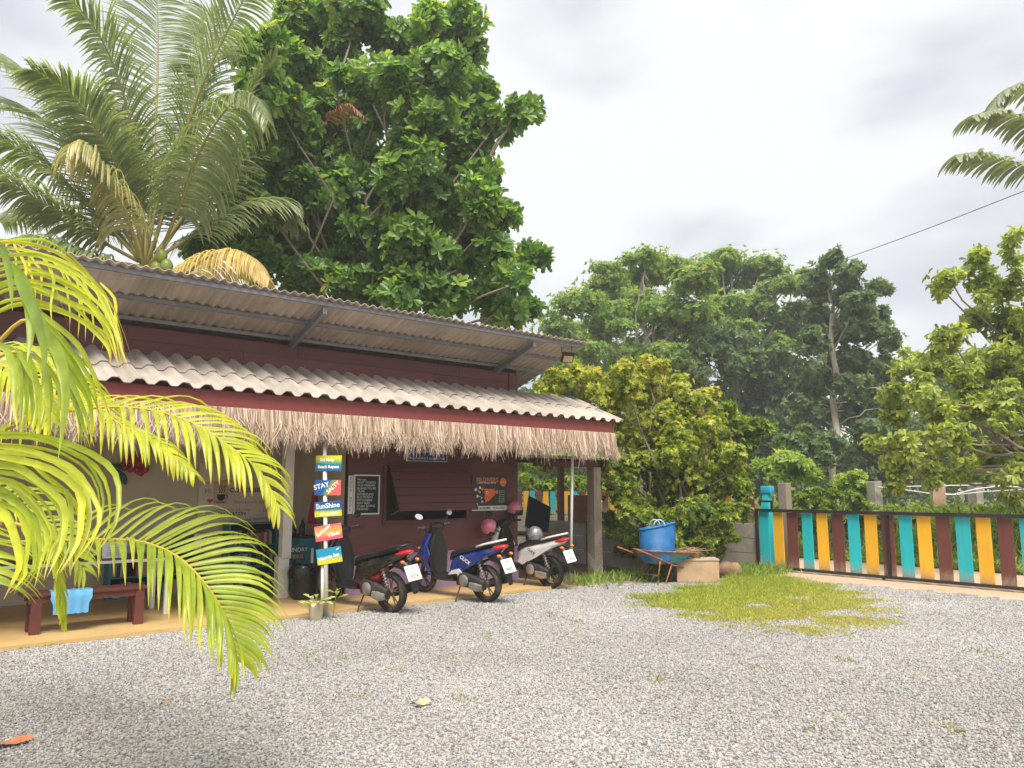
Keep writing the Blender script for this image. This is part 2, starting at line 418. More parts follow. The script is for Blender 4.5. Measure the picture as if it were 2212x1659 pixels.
mb = MB(); FT = 0.04
rg = random.Random(9)
fe = [(-3 + k*0.25, 9.36 + rg.uniform(-0.018, 0.018)) for k in range(49)]
fp = fe + [(9.05, 9.9), (8.95, 12.7), (-3, 12.7)]
n = len(fp); vs = [tuple(B(s, t, FT)) for s, t in fp] + [tuple(B(s, t, -0.1)) for s, t in fp]
mb.add(vs, [tuple(range(n)), tuple(range(2*n-1, n-1, -1))] + [(i, (i+1)%n, (i+1)%n+n, i+n) for i in range(n)])
o = mb.build('porch_floor', MAT['floor']); o['kind'] = 'structure'

# gravel stones scattered over the near yard
def gravel_stones():
    mb = MB(); w = lambda y: 0.70*y + 0.6
    ys = [3.4 + 0.42*k for k in range(25)]; vs, fs = [], []
    def clampT(x, y):
        p = Vector((x, y, 0)); s_, t_ = p.dot(U), p.dot(V)
        if t_ > 9.3: p = U*s_ + V*9.3
        return (p.x, p.y, 0.004)
    N = 56
    for y in ys:
        for k in range(N+1): vs.append(clampT(-w(y) + 2*w(y)*k/N, y))
    for i in range(len(ys)-1):
        for k in range(N):
            a = i*(N+1)+k; fs.append((a, a+1, a+N+2, a+N+1))
    keep = []
    for f in fs:
        c = sum((Vector(vs[i]) for i in f), Vector())/4
        s_, t_ = c.dot(U), c.dot(V)
        if s_ < 13.0 - 0.12*math.sin(t_*3.1) and not (t_ > 9.55 - 0.42*max(0, s_-10.0)) : keep.append(f)
    mb.add(vs, keep)
    o = mb.build('gravel_stones', MAT['stone'], fix=False); tag(o, 'loose grey crushed stone covering the yard', 'gravel', kind='stuff')
    ng = bpy.data.node_groups.new('scatter_stones', 'GeometryNodeTree')
    ng.interface.new_socket('Geometry', in_out='INPUT', socket_type='NodeSocketGeometry')
    ng.interface.new_socket('Geometry', in_out='OUTPUT', socket_type='NodeSocketGeometry')
    N_ = ng.nodes.new; gi = N_('NodeGroupInput'); go = N_('NodeGroupOutput')
    di = N_('GeometryNodeDistributePointsOnFaces'); di.inputs['Density'].default_value = 1750.0; di.inputs['Seed'].default_value = 3
    ic = N_('GeometryNodeMeshIcoSphere'); ic.inputs['Radius'].default_value = 0.0102; ic.inputs['Subdivisions'].default_value = 1
    sm = N_('GeometryNodeSetMaterial'); sm.inputs['Material'].default_value = MAT['stone']
    ip = N_('GeometryNodeInstanceOnPoints')
    r1 = N_('FunctionNodeRandomValue'); r1.data_type = 'FLOAT_VECTOR'; r1.inputs[0].default_value = (0,0,0); r1.inputs[1].default_value = (6.28,6.28,6.28)
    r2 = N_('FunctionNodeRandomValue'); r2.data_type = 'FLOAT_VECTOR'; r2.inputs[0].default_value = (0.55,0.5,0.4); r2.inputs[1].default_value = (1.5,1.3,0.95)
    L = ng.links.new
    L(gi.outputs[0], di.inputs['Mesh']); L(di.outputs['Points'], ip.inputs['Points']); L(ic.outputs['Mesh'], sm.inputs['Geometry'])
    L(sm.outputs[0], ip.inputs['Instance']); L(r1.outputs[0], ip.inputs['Rotation']); L(r2.outputs[0], ip.inputs['Scale']); L(ip.outputs[0], go.inputs[0])
    md = o.modifiers.new('scatter', 'NODES'); md.node_group = ng
gravel_stones()

# ================================================================== the house
S0, T0, WT = 5.0, 10.5, 10.53
house = hthing('guest_house', 'single storey maroon plank house with two corrugated roofs and a thatch fringed porch', 'house', S0, T0)
OFF = (-S0, -T0, 0)
def hp(mb, name, mat, parent=None, smooth=False):
    return mb.build(name, mat, parent or house, OFF if parent is None else (0,0,0), smooth=smooth)
SL, SR, SC_ = -1.2, 8.90, 5.57                  # left end, right end, left corner of the boarded room
# walls (backing), with window opening
WS0, WS1, WZ0, WZ1 = 6.22, 7.76, 1.11, 1.96
mb = MB(); a, b_ = WT+0.02, WT+0.09
for (x0, x1, z0, z1) in ((SC_, WS0, FT, 3.72), (WS1, SR, FT, 3.72), (WS0, WS1, FT, WZ0), (WS0, WS1, WZ1, 3.72), (SL, SC_, 2.52, 3.72)):
    mb.box((x0, a, z0), (x1, b_, z1))
fw = hp(mb, 'front_wall', MAT['backing'])
# planks: 17 cm lap boards, each a little tilted
PH = 0.17
def plank_mesh(L):
    mb = MB(); mb.add([(0,-0.024,0),(L,-0.024,0),(L,-0.012,PH+0.006),(0,-0.012,PH+0.006),(0,0.018,0),(L,0.018,0),(L,0.018,PH+0.006),(0,0.018,PH+0.006)],
        [(3,2,1,0),(4,5,6,7),(0,1,5,4),(1,2,6,5),(2,3,7,6),(3,0,4,7)]); return mb.mesh('plank', MAT['plank'])
_pm = {}
def plank(parent, x0, x1, z, t=WT, mesh=None):
    L = round(x1-x0, 3)
    if L not in _pm: _pm[L] = plank_mesh(L)
    return put('plank', _pm[L], parent, (x0, t, z))
for k in range(18):
    z = 0.60 + k*PH
    if z > 3.70: break
    if z < 2.45:
        if WZ0-0.02 <= z < WZ1-0.03: segs = [(SC_, WS0), (WS1, SR)]
        else: segs = [(SC_, SR)]
    else:
        cut = [SL, SL+2.4 + (k%3)*0.6, 3.9 + (k%2)*0.8, 6.6 + (k%3)*0.5, SR]; segs = [(cut[i], cut[i+1]-0.004) for i in range(4)]
    for x0, x1 in segs: plank(fw, x0, x1, z)
mb = MB(); mb.box((SC_-0.005, WT-0.035, FT), (SR+0.005, WT+0.02, 0.605)); hp(mb, 'base_wall', MAT['lilac'])
mb = MB()
for x in (SC_, SR-0.07): mb.box((x, WT-0.034, 0.607), (x+0.07, WT-0.026+0.04, 2.9))
# room side wall, back walls
mb = MB(); mb.box((SC_-0.002, WT+0.09, FT), (SC_+0.09, 12.52, 3.2)); hp(mb, 'room_side_wall', MAT['plaster'])
mb = MB(); mb.box((SL, 12.52, FT), (SR, 12.62, 3.0)); hp(mb, 'back_wall', MAT['plaster'])
mb = MB(); mb.box((SR-0.09, WT+0.1, FT), (SR-0.003, 12.51, 3.2)); hp(mb, 'end_wall', MAT['backing'])
mb = MB(); mb.box((SL, WT+0.1, FT), (SL+0.1, 12.51, 3.2)); hp(mb, 'end_wall', MAT['plaster'])
# sill frame of the window
mb = MB()
for x0, x1, z0, z1 in ((WS0-0.05, WS0, WZ0-0.05, WZ1), (WS1, WS1+0.05, WZ0-0.05, WZ1), (WS0-0.06, WS1+0.06, WZ0-0.06, WZ0)):
    mb.box((x0, WT-0.045, z0), (x1, WT+0.08, z1))
hp(mb, 'window_frame', MAT['plank'])
# top-hung shutter
sh_o = put('shutter', None, house, (WS0+0.02-S0, WT-0.055-T0, 1.975))
L_, W_ = 0.79, WS1-WS0-0.04
ang = math.atan2(0.33, 0.72)
mb = MB(); mb.box((0.03, 0.0, -L_+0.03), (W_-0.03, 0.02, 0.0))
for x in (0.06, W_/2-0.03, W_-0.12): mb.box((x, 0.021, -L_+0.05), (x+0.06, 0.045, -0.05))
sp = mb.mesh('shutter', MAT['backing']); sh_o.name = 'shutter_tmp'; bpy.data.objects.remove(sh_o)
sh_o = put('shutter', sp, house, (WS0+0.02-S0, WT-0.055-T0, 1.975), (-ang, 0, 0))
NPL = 6; ph = L_/NPL
mbp = MB(); mbp.box((0, -0.02, 0.004), (W_, -0.002, ph-0.004), bev=0.003); spm = mbp.mesh('plank', MAT['plank'])
for k in range(NPL): put('plank', spm, sh_o, (0, 0, -L_ + k*ph))
mb = MB(); mb.tube([(WS0+0.1, WT-0.01, 1.2), (WS0+0.1, WT-0.37, 1.30)], 0.012, 6); hp(mb, 'stay_rod', MAT['greysteel'])
# column and plinth
mb = MB(); mb.box((4.68, 10.86, FT), (4.84, 11.02, 0.62), bev=0.006); hp(mb, 'column_plinth', MAT['white'])
mb = MB(); mb.box((4.71, 10.83, 0.60), (4.85, 10.97, 2.6), bev=0.005); hp(mb, 'column', MAT['white'])
mb = MB(); mb.box((0.8, 10.83, FT), (0.96, 10.99, 2.6), bev=0.005); hp(mb, 'column', MAT['white'])
mb = MB(); mb.box((SL, WT-0.02, 2.30), (SC_-0.01, WT+0.10, 2.515)); hp(mb, 'lintel_beam', MAT['plaster'])
# ---- porch roof of double-wave tiles
EV = Vector((0, 9.22, 2.80)); WL = Vector((0, WT-0.005, 3.318))
sl = (WL - EV); SLEN = sl.length; SANG = math.atan2(sl.z, sl.y)
def wave_tile(width, n, length, prof, thick, name, mat):
    top = [(width*i/n, prof(width*i/n)) for i in range(n+1)]
    mb = MB(); m = n+1; vs = []
    for y in (0, length):
        for dz in (0, -thick):
            vs += [(x, y, z+dz) for x, z in top]
    fs = []
    for i in range(n):
        fs += [(i, i+1, 2*m+i+1, 2*m+i), (m+i+1, m+i, 3*m+i, 3*m+i+1), (i+1, i, m+i, m+i+1), (2*m+i, 2*m+i+1, 3*m+i+1, 3*m+i)]
    fs += [(0, 2*m, 3*m, m), (n, m+n, 3*m+n, 2*m+n)]
    mb.add(vs, fs); me = mb.mesh(name, mat); shade(me, 35); return me
def prof2(x):
    c = math.cos(2*math.pi*x/0.25); return 0.034*max(-0.82, min(0.82, c*1.3))
me_t = wave_tile(0.512, 32, 0.78, prof2, 0.010, 'roof_tile', MAT['tile'])
me_t2 = wave_tile(0.512, 32, SLEN-0.64, prof2, 0.010, 'roof_tile', MAT['tile'])
rg = random.Random(3)
ns = 23
for k in range(ns):
    x = 10.26 - 0.5*(k+1)
    for row, me in ((0, me_t), (1, me_t2)):
        d = row*0.64
        o = put('roof_tile', me, house, (x-S0, EV.y + d*math.cos(SANG) - T0, EV.z + d*math.sin(SANG) + row*0.022 + (0.004 if k%2 else 0)),
                (SANG + rg.uniform(-0.004,0.004), 0, rg.uniform(-0.006,0.006)))
mb = MB(); mb.box((-1.25, 9.30, 2.555), (10.11, 9.335, 2.772), bev=0.004); hp(mb, 'fascia_board', MAT['fascia'])
def end_board():
    mb = MB(); A = Vector((10.085, 9.335, 2.555)); 
    mb.add([(10.05, 9.337, 2.555), (10.09, 9.337, 2.555), (10.09, WT-0.04, 3.05), (10.05, WT-0.04, 3.05), (10.05, 9.337, 2.765), (10.09, 9.337, 2.765), (10.09, WT-0.04, 3.265), (10.05, WT-0.04, 3.265)],
           [(3,2,1,0),(4,5,6,7),(0,1,5,4),(1,2,6,5),(2,3,7,6),(3,0,4,7)])
    hp(mb, 'barge_board', MAT['fascia'])
end_board()
for x in (-0.6, 1.2, 3.0, 4.8, 6.6, 8.4, 9.8):
    mb = MB(); mb.add([(x, 9.34, 2.60), (x+0.05, 9.34, 2.60), (x+0.05, WT-0.03, 3.08), (x, WT-0.03, 3.08), (x, 9.34, 2.75), (x+0.05, 9.34, 2.75), (x+0.05, WT-0.03, 3.23), (x, WT-0.03, 3.23)],
           [(3,2,1,0),(4,5,6,7),(0,1,5,4),(1,2,6,5),(2,3,7,6),(3,0,4,7)]); hp(mb, 'porch_rafter', MAT['greysteel'])
# ---- thatch fringe
def fringe():
    rn = np.random.default_rng(11); N = 15000
    s_ = rn.uniform(-1.2, 10.09, N); t_ = 9.292 - rn.uniform(0, 0.045, N); z0 = 2.578 + rn.uniform(-0.01, 0.0, N)
    retn = int(N*0.08); s_[:retn] = 10.10 + rn.uniform(0, 0.03, retn); t_[:retn] = rn.uniform(9.29, 10.0, retn); z0[:retn] += (t_[:retn]-9.3)*0.42
    clump = 0.06*np.sin(s_*9.0 + 1.3*np.sin(s_*3.1)) + 0.05*np.sin(s_*23+2)
    L = 0.36 + clump*0.75 + rn.normal(0, 0.055, N); L = np.clip(L, 0.22, 0.56)
    long_ = rn.random(N) < 0.03; L[long_] += 0.1
    w = rn.uniform(0.0025, 0.0058, N)
    lx = rn.normal(0, 0.02, N) + 0.03*np.sin(s_*17); lx2 = lx + rn.normal(0, 0.055, N); ly = -np.abs(rn.normal(0, 0.02, N)); ly2 = ly*2 + rn.normal(0, 0.02, N)
    P = np.zeros((N, 3, 3)); P[:,0] = np.stack([s_, t_, z0], 1)
    P[:,1] = np.stack([s_+lx*0.5, t_+ly, z0-L*0.6], 1); P[:,2] = np.stack([s_+lx2, t_+ly2, z0-L], 1)
    wd = np.zeros((N, 3, 3)); ang = rn.normal(0, 0.5, N)
    for k, q in enumerate((1.0, 0.9, 0.35)): wd[:,k,0] = np.cos(ang)*w*q; wd[:,k,1] = np.sin(ang)*w*q
    Vv = np.stack([P-wd, P+wd], 2).reshape(N, 6, 3)
    base = (np.arange(N)*6)[:,None]; F = np.concatenate([base+np.array([[0,1,3,2]]), base+np.array([[2,3,5,4]])], 0)
    Vv = Vv.reshape(-1,3) - np.array([S0, T0, 0])
    g = NT('dry_thatch'); a = g.n('ShaderNodeAttribute', attribute_name='tint')
    c = g.ramp(a.outputs['Fac'], [(0, (0.22,0.14,0.10)), (0.35, (0.46,0.33,0.245)), (0.7, (0.62,0.475,0.37)), (1, (0.76,0.64,0.52))])
    m = g.done(g.bsdf(c, 0.85, None, 0, 0.2))
    me = npmesh('thatch_fringe', Vv, F, m, np.repeat(rn.random(N), 6))
    o = put('thatch_fringe', me, house); o['kind'] = 'stuff'
fringe()
# ---- upper roof: rising to the front, thin corrugated sheets on steel
UE = Vector((0, 9.38, 4.125)); UW = Vector((0, WT, 3.755)); us = UW - UE; UA = math.atan2(us.z, us.y); ULEN = (13.2-9.38)/math.cos(UA)
me_s = wave_tile(0.93, 56, ULEN, lambda x: 0.019*math.cos(2*math.pi*x/0.13), 0.007, 'roof_sheet', MAT['sheet'])
for k in range(13):
    x = 9.57 - 0.91*(k+1)
    put('roof_sheet', me_s, house, (x-S0, UE.y-T0+rg.uniform(-0.02, 0.01), UE.z+0.03+(0.008 if k%2 else 0)), (UA, 0, rg.uniform(-0.003,0.003)))
def sloped_bar(name, x0, x1, d, w, h, dz, mat):       # along s at distance d down the slope
    y = UE.y + d*math.cos(UA); z = UE.z + d*math.sin(UA) + dz
    mb = MB(); mb.box((x0, y, z-h), (x1, y+w, z)); hp(mb, name, mat)
for d in (0.05, 0.62, 1.13, 2.2, 3.3): sloped_bar('purlin', -2.2, 9.5, d, 0.045, 0.05, 0.0, MAT['greysteel'])
for x in (0.8, 4.56, 8.36):
    mb = MB(); y0, y1 = 9.46, 13.0; z0 = UE.z-0.055 + (y0-UE.y)*math.tan(UA); z1 = UE.z-0.055 + (y1-UE.y)*math.tan(UA)
    mb.add([(x, y0, z0-0.09), (x+0.06, y0, z0-0.09), (x+0.06, y1, z1-0.09), (x, y1, z1-0.09), (x, y0, z0), (x+0.06, y0, z0), (x+0.06, y1, z1), (x, y1, z1)],
           [(3,2,1,0),(4,5,6,7),(0,1,5,4),(1,2,6,5),(2,3,7,6),(3,0,4,7)]); hp(mb, 'rafter', MAT['greysteel'])
mb = MB(); mb.tube([(9.30, 9.60, 0.0), (9.31, 9.52, 2.64)], 0.024, 10); hp(mb, 'porch_pole', MAT['white'], smooth=True)
mb = MB(); mb.tube([(8.68, WT-0.03, 3.34), (8.69, WT-0.032, 3.60), (8.71, WT-0.03, 3.73)], 0.007, 5); hp(mb, 'wall_cable', MAT['black'])
# ================================================================== gate and boundary
MAT['cyan'] = M_wood('turquoise_board', (0.014, 0.46, 0.53), 0.5, 0.16, 2, 26, 0.4, 0.07, dirt=(0.05,0.37,0.40), splash=True)
MAT['yellow'] = M_wood('yellow_board', (0.84, 0.44, 0.02), 0.5, 0.15, 2, 26, 0.4, 0.06, dirt=(0.68,0.36,0.05), splash=True)
MAT['brown'] = M_wood('brown_board', (0.15, 0.045, 0.038), 0.5, 0.16, 2, 26, 0.35, 0.10, splash=True)
MAT['blacksteel'] = M_plain('black_gate_steel', (0.022, 0.018, 0.020), 0.45, 0.1, var=0.2, dirt=(0.10,0.05,0.035), dirt_amt=0.3)
TRI = ['cyan', 'yellow', 'brown']
gate = hthing('sliding_gate', 'long sliding gate of turquoise, yellow and brown boards in a black steel frame', 'gate', 14.0, 6.4)
mb = MB(); GT0, GT1 = 9.03-6.4, 2.6-6.4; zt, zb = 1.20, 0.03
mb.box((-0.025, GT1, zt-0.06), (0.025, GT0, zt)); mb.box((-0.025, GT1, zb), (0.025, GT0, zb+0.05))
for y in (GT0-0.025, 6.385-6.4, GT1+0.025): mb.box((-0.024, y-0.025, zb+0.05), (0.024, y+0.025, zt-0.06))
mb.box((-0.02, GT0-0.40, zt+0.001), (0.02, GT0-0.36, zt+0.17)); mb.box((-0.02, GT0-0.359, zt+0.13), (0.02, GT0-0.10, zt+0.17))
for y in (GT0-0.5, 0.1, GT1+0.6): mb.lathe([(0.0,-0.01),(0.03,-0.01),(0.03,0.01),(0,0.01)], 12, Matrix.Translation((0, y, 0.03)) @ Matrix.Rotation(R(90), 4, 'Y'))
mb.build('frame', MAT['blacksteel'], gate)
rg = random.Random(4)
bm_ = {}
for k in TRI:
    q = MB(); q.box((-0.011, -0.108, 0), (0.011, 0.108, 1.06), bev=0.003); bm_[k] = q.mesh('board', MAT[k])
for i in range(21):
    y = 8.857 - 0.3085*i - 6.4
    o = put('board', bm_[TRI[i % 3]], gate, (0.04, y + rg.uniform(-0.006,0.006), zb+0.045), (rg.uniform(-0.006,0.006), 0, 0)); o.scale = (1, rg.uniform(0.97,1.03), 1)
fence = hthing('boundary_wall', 'low grey block wall topped with turquoise, yellow and brown boards behind the bush', 'wall', 14.1, 12.5)
mb = MB(); mb.box((-0.06, 9.05-12.5, -0.1), (0.06, 8.0, 0.90)); fw_ = mb.build('wall_core', MAT['concrete'], fence)
q = MB(); q.box((-0.012, 0.008, 0.006), (0.0, 0.992, 0.29), bev=0.004); blk = q.mesh('block', MAT['concrete'])
for r_ in range(3):
    for c_ in range(11):
        put('block', blk, fw_, (-0.062, 9.06-12.5+c_*1.0 + (0.0 if r_ % 2 else -0.002), 0.0 + r_*0.297))
for k in TRI:
    q = MB(); q.box((-0.011, -0.095, 0), (0.011, 0.095, 0.58), bev=0.003); bm_[k] = q.mesh('board', MAT[k])
i = 0; y = 9.17
while y < 19.5:
    put('board', bm_[TRI[(i+2) % 3]], fence, (-0.05, y-12.5, 0.955 + rg.uniform(-0.01,0.01)), (rg.uniform(-0.01,0.01),0,0)); y += 0.272; i += 1
mb = MB(); mb.box((0.0, 9.06-12.5, 0.99), (0.03, 7.5, 1.03)); mb.box((0.0, 9.06-12.5, 1.40), (0.03, 7.5, 1.44))
for y in range(0, 10, 2): mb.box((-0.0, 9.3-12.5+y, 0.9), (0.035, 9.34-12.5+y, 1.53))
mb.build('fence_rail', MAT['blacksteel'], fence)
# posts by the gate
pil = hthing('gate_post', 'turquoise painted gate post with a rounded cap beside the striped gate', 'post', 14.28, 8.93)
mb = MB(); mb.loft([[(-.085,-.085,-.1),(.085,-.085,-.1),(.085,.085,-.1),(-.085,.085,-.1)], [(-.085,-.085,1.25),(.085,-.085,1.25),(.085,.085,1.25),(-.085,.085,1.25)], [(-.06,-.06,1.5),(.06,-.06,1.5),(.06,.06,1.5),(-.06,.06,1.5)]])
mb.build('shaft', MAT['cyan'], pil)
mb = MB(); mb.box((-.08,-.14,1.50), (.08,.10,1.66), bev=0.03); mb.build('mailbox', M_plain('light_blue_tin', (0.03,0.36,0.56), 0.35, var=0.08), pil, smooth=40)
post = hthing('timber_post', 'rough grey-brown timber post standing right behind the turquoise gate post', 'post', 14.45, 8.62)
mb = MB(); mb.box((-.10,-.095,-.2), (.10,.095,1.72), bev=0.015); mb.build('shaft', MAT['oldwood'], post)
# fence posts and pipes across the track
for k, (px, top, lab) in enumerate(((1888, 1040, 'squat grey concrete post at the end of the white pipe rail'), (2025, 1043, 'pale concrete post behind the reddish pointed stone'), (2105, 1043, 'concrete post holding both white pipes where they cross'), (2206, 1030, 'concrete post near the hanging leaves at the far end of the pipe rail'))):
    p = ony(px, top, 20.0 + k*0.2)
    mb = MB(); mb.box((-.13,-.13,-.1), (.13,.13,p.z), bev=0.02); tag(mb.build('concrete_post', MAT['concrete'], None, (p.x, p.y, 0), (0,0,0.4)), lab, 'post', 'posts of the pipe rail across the track')
pipe = thing('pipe_rail', 'thin crossing white plastic pipes tied to the concrete posts across the track', 'pipe', ony(2040, 1060, 19.8))
def pxtube(name, pts, Y, r, parent, mat, n=6):
    mb = MB(); P = [ony(x, y, Y) for x, y in pts]; o0 = parent.location
    mb.tube([p - o0 for p in P], r, n); return mb.build(name, mat, parent, smooth=True)
pxtube('pipe', [(1896,1052),(1950,1058),(2010,1066),(2060,1068),(2110,1056),(2160,1050),(2230,1054)], 19.7, 0.016, pipe, MAT['white'])
pxtube('pipe', [(1896,1054),(1960,1051),(2040,1049),(2120,1048),(2230,1049)], 19.75, 0.016, pipe, MAT['white'])
pxtube('pipe', [(2000,1066),(2060,1069),(2130,1062),(2230,1056)], 19.65, 0.013, pipe, MAT['white'])
p = ony(2024, 1068, 19.3)
mb = MB(); mb.loft([[(x*w_, y*w_*0.7, z) for x, y in ((-1,-1),(1,-0.8),(0.9,1),(-0.8,0.9))] for z, w_ in ((-0.1,0.20),(0.5,0.19),(1.3,0.17),(1.62,0.15),(1.85,0.08),(1.95,0.02))])
tag(mb.build('pointed_stone', M_plain('reddish_stone', (0.45,0.26,0.19), 0.9, var=0.25, scale=5, dirt=(0.5,0.45,0.40), bump=0.5, bscale=20), None, (p.x, p.y, 0), smooth=30), 'reddish pointed boundary stone standing up from the verge by the pipe rail', 'stone')
mb = MB(); A = ony(1560, 636, 48); Bq = ony(2420, 330, 19); pts = []
for k in range(25):
    u_ = k/24; q = A.lerp(Bq, u_); q.z -= 1.0*math.sin(math.pi*u_)*0.35; pts.append(q)
mb.tube(pts, 0.014, 5); tag(mb.build('overhead_cable', MAT['black']), 'thin black overhead cable crossing the sky above the trees', 'cable')

# ================================================================== side shed
shed = hthing('side_shed', 'lean-to shed with rusty corrugated roof and a chain-link wrapped timber post', 'shed', 10.6, 11.2)
me_c = wave_tile(1.25, 40, 3.3, lambda x: 0.022*math.cos(2*math.pi*x/0.125), 0.006, 'roof_sheet', MAT['sheet'])
for k in range(3):
    o = put('roof_sheet', me_c, shed, (9.02+k*1.22-10.6, 10.0-11.2, 2.16+(0.006 if k%2 else 0)), (R(-3.5)+0.12, 0, 0)); 
for y, z in ((10.15, 2.10), (11.7, 2.22), (13.1, 2.34)):
    mb = MB(); mb.box((9.0-10.6, y-11.2, z-0.10), (12.7-10.6, y-11.2+0.06, z)); mb.build('shed_beam', MAT['darkwood'], shed)
mb = MB(); mb.box((-.10-0.08, 10.2-11.2-.09, 0), (.10-0.08, 10.2-11.2+.09, 2.0), bev=0.008); tp = mb.build('timber_post', MAT['oldwood'], shed)
for (x, y) in ((12.4, 10.2), (12.4, 13.1), (9.3, 13.1), (10.9, 13.1)):
    mb = MB(); mb.box((x-10.6-.06, y-11.2-.06, 0), (x-10.6+.06, y-11.2+.06, 2.02+(y-10)*0.085), bev=0.008); mb.build('shed_post', MAT['darkwood'], shed)
def chainlink():
    mb = MB(); n = 9; w = 0.058
    X = lambda i: -0.18 - 0.012 + i*(0.224/ (n-1))
    cx_, cy_, hx, hy = -0.08, 10.2-11.2, 0.108, 0.098
    per = 2*(2*hx+2*hy)
    def at_(d):
        d = d % per
        if d < 2*hx: return (cx_-hx+d, cy_-hy)
        d -= 2*hx
        if d < 2*hy: return (cx_+hx, cy_-hy+d)
        d -= 2*hy
        if d < 2*hx: return (cx_+hx-d, cy_+hy)
        d -= 2*hx; return (cx_-hx, cy_+hy-d)
    cells = 14; step = per/cells
    for sg in (1, -1):
        for c_ in range(cells):
            pts = []
            for k in range(0, 34):
                q = at_(c_*step + sg*k*step/2); pts.append((q[0], q[1], 0.05 + k*0.032))
            mb.tube(pts, 0.0022, 3, cap=False)
    o = mb.build('chain_link_wrap', M_plain('galvanised_wire', (0.45,0.43,0.38), 0.5, 0.5, dirt=(0.3,0.18,0.1)), shed)
chainlink()
pw = hthing('concrete_panel_wall', 'low concrete panel wall inside the shed behind the wrapped post', 'wall', 12.0, 11.9)
q = MB(); q.box((-0.03, -0.985, 0.006), (0.03, 0.985, 0.296), bev=0.005); pan = q.mesh('panel', MAT['concrete'])
for r_ in range(3): 
    for c_ in (-1, 0): put('panel', pan, pw, (0, 0.99+c_*1.98, r_*0.30))
mb = MB(); mb.box((-0.05, -2.06, 0), (0.05, -1.98, 0.92)); mb.box((-0.05, -0.045, 0), (0.05, 0.045, 0.92)); mb.build('panel_post', MAT['concrete'], pw)
p = ons(1254, 1113, 11.95)
bx = hthing('plywood_box', 'brown plywood box sitting on the concrete panel wall in the shed', 'box', 11.99, p.y, 0.905)
for z0, z1 in ((0.0, 0.27), (0.275, 0.56)):
    mb = MB(); mb.box((-0.13, -0.30, z0), (0.13, 0.30, z1), bev=0.004); mb.build('box_board', M_wood('plywood', (0.24,0.10,0.05), 0.7, 0.2, 1, 20, 0.2), bx)
# black monitor-like panel on a wooden stand against the house end
q0 = onz(1165, 1255)
ws = hthing('work_table', 'rough wooden table standing at the corner of the house beside the shed', 'table', 10.05, 11.35)
mb = MB(); mb.box((-.45,-.32,0.72), (.45,.32,0.78), bev=0.006); mb.build('table_top', M_wood('grey_table', (0.30,0.19,0.12), 0.8, 0.25, 0, 26, 0.4), ws)
for x in (-.40,.36):
    for y in (-.28,.24): mb = MB(); mb.box((x,y,0), (x+.05,y+.05,0.718)); mb.build('leg', MAT['oldwood'], ws)
bp = hthing('black_board', 'dark blue-black board leaning tilted on the wooden table by the house corner', 'board', 9.95, 11.20, 0.79)
mb = MB(); mb.box((-.30,-.025,0), (.30,.025,.62), Matrix.Rotation(R(22),4,'Y') @ Matrix.Rotation(R(-14),4,'X') , bev=0.01); mb.build('face', M_plain('navy_black', (0.008,0.011,0.022), 0.4), bp)
p0 = B(9.55, 12.3); 
mb = MB(); mb.tube([(0,0,0),(0.1,0.1,1.0),(0.02,0.12,1.95)], 0.03, 8); tag(mb.build('leaning_pole', MAT['white'], None, p0, smooth=True), 'white painted stick leaning upright beside the house corner inside the shed', 'pole')

# ================================================================== wheelbarrow, basket, block, rock
wb = hthing('wheelbarrow', 'turquoise wheelbarrow with rusty rim parked in front of the bush', 'wheelbarrow', 10.72, 8.80, 0, turn=R(-16))
def ring(x0, x1, y, z, r=0.05, n=6):
    pts = []
    for (cx_, cy_, a0) in ((x1-r, y-r, 0), (x0+r, y-r, 90), (x0+r, -y+r, 180), (x1-r, -y+r, 270)):
        for k in range(n+1): q = R(a0 + 90*k/n); pts.append((cx_+r*math.cos(q), cy_+r*math.sin(q), z))
    return pts
MAT['barrow'] = M_plain('barrow_turquoise', (0.09, 0.25, 0.27), 0.6, var=0.15, scale=9, dirt=(0.20,0.11,0.07), dirt_amt=0.7)
mb = MB()
top = ring(-0.42, 0.52, 0.30, 0.56, 0.09); bot = ring(-0.26, 0.28, 0.20, 0.33, 0.08)
top = [(x, y, z + (x+0.42)*-0.06) for x, y, z in top]
top_i = [(x*0.97, y*0.95, z) for x, y, z in top]; bot_i = [(x*0.96, y*0.95, z+0.012) for x, y, z in bot]
mb.loft([top_i, top, bot], cap=False); n_ = len(bot); mb.add(bot, [tuple(range(n_))]); mb.loft([top_i, bot_i], cap=False); mb.add(bot_i, [tuple(range(n_-1,-1,-1))])
mb.build('tray', MAT['barrow'], wb, smooth=40)
mb = MB(); mb.tube(top + [top[0]], 0.014, 6); mb.build('rim', MAT['rust'], wb, smooth=True)
for s_ in (-1, 1):
    mb = MB(); mb.tube([(-0.70, 0.30*s_, 0.60), (-0.45, 0.29*s_, 0.51), (0.1, 0.20*s_, 0.30), (0.62, 0.06*s_, 0.20)], 0.016, 7); mb.build('handle', MAT['rust'], wb, smooth=True)
    mb = MB(); mb.tube([(-0.20, 0.25*s_, 0.40), (-0.26, 0.24*s_, 0.0), (-0.10, 0.24*s_, 0.0), (0.05, 0.22*s_, 0.31)], 0.013, 6); mb.build('leg', MAT['rust'], wb, smooth=True)
mb = MB(); mb.tube([(-0.24, -0.24, 0.14), (-0.24, 0.24, 0.14)], 0.011, 6); mb.build('crossbar', MAT['greysteel'], wb)
wh = MB(); Mw = Matrix.Translation((0.66, 0, 0.18)) @ Matrix.Rotation(R(90), 4, 'X')
wh.lathe([(0.12,-0.03),(0.16,-0.035),(0.18,-0.015),(0.18,0.015),(0.16,0.035),(0.12,0.03)], 20, Mw); wheel_ = wh.build('wheel', MAT['rubber'], wb, smooth=50)
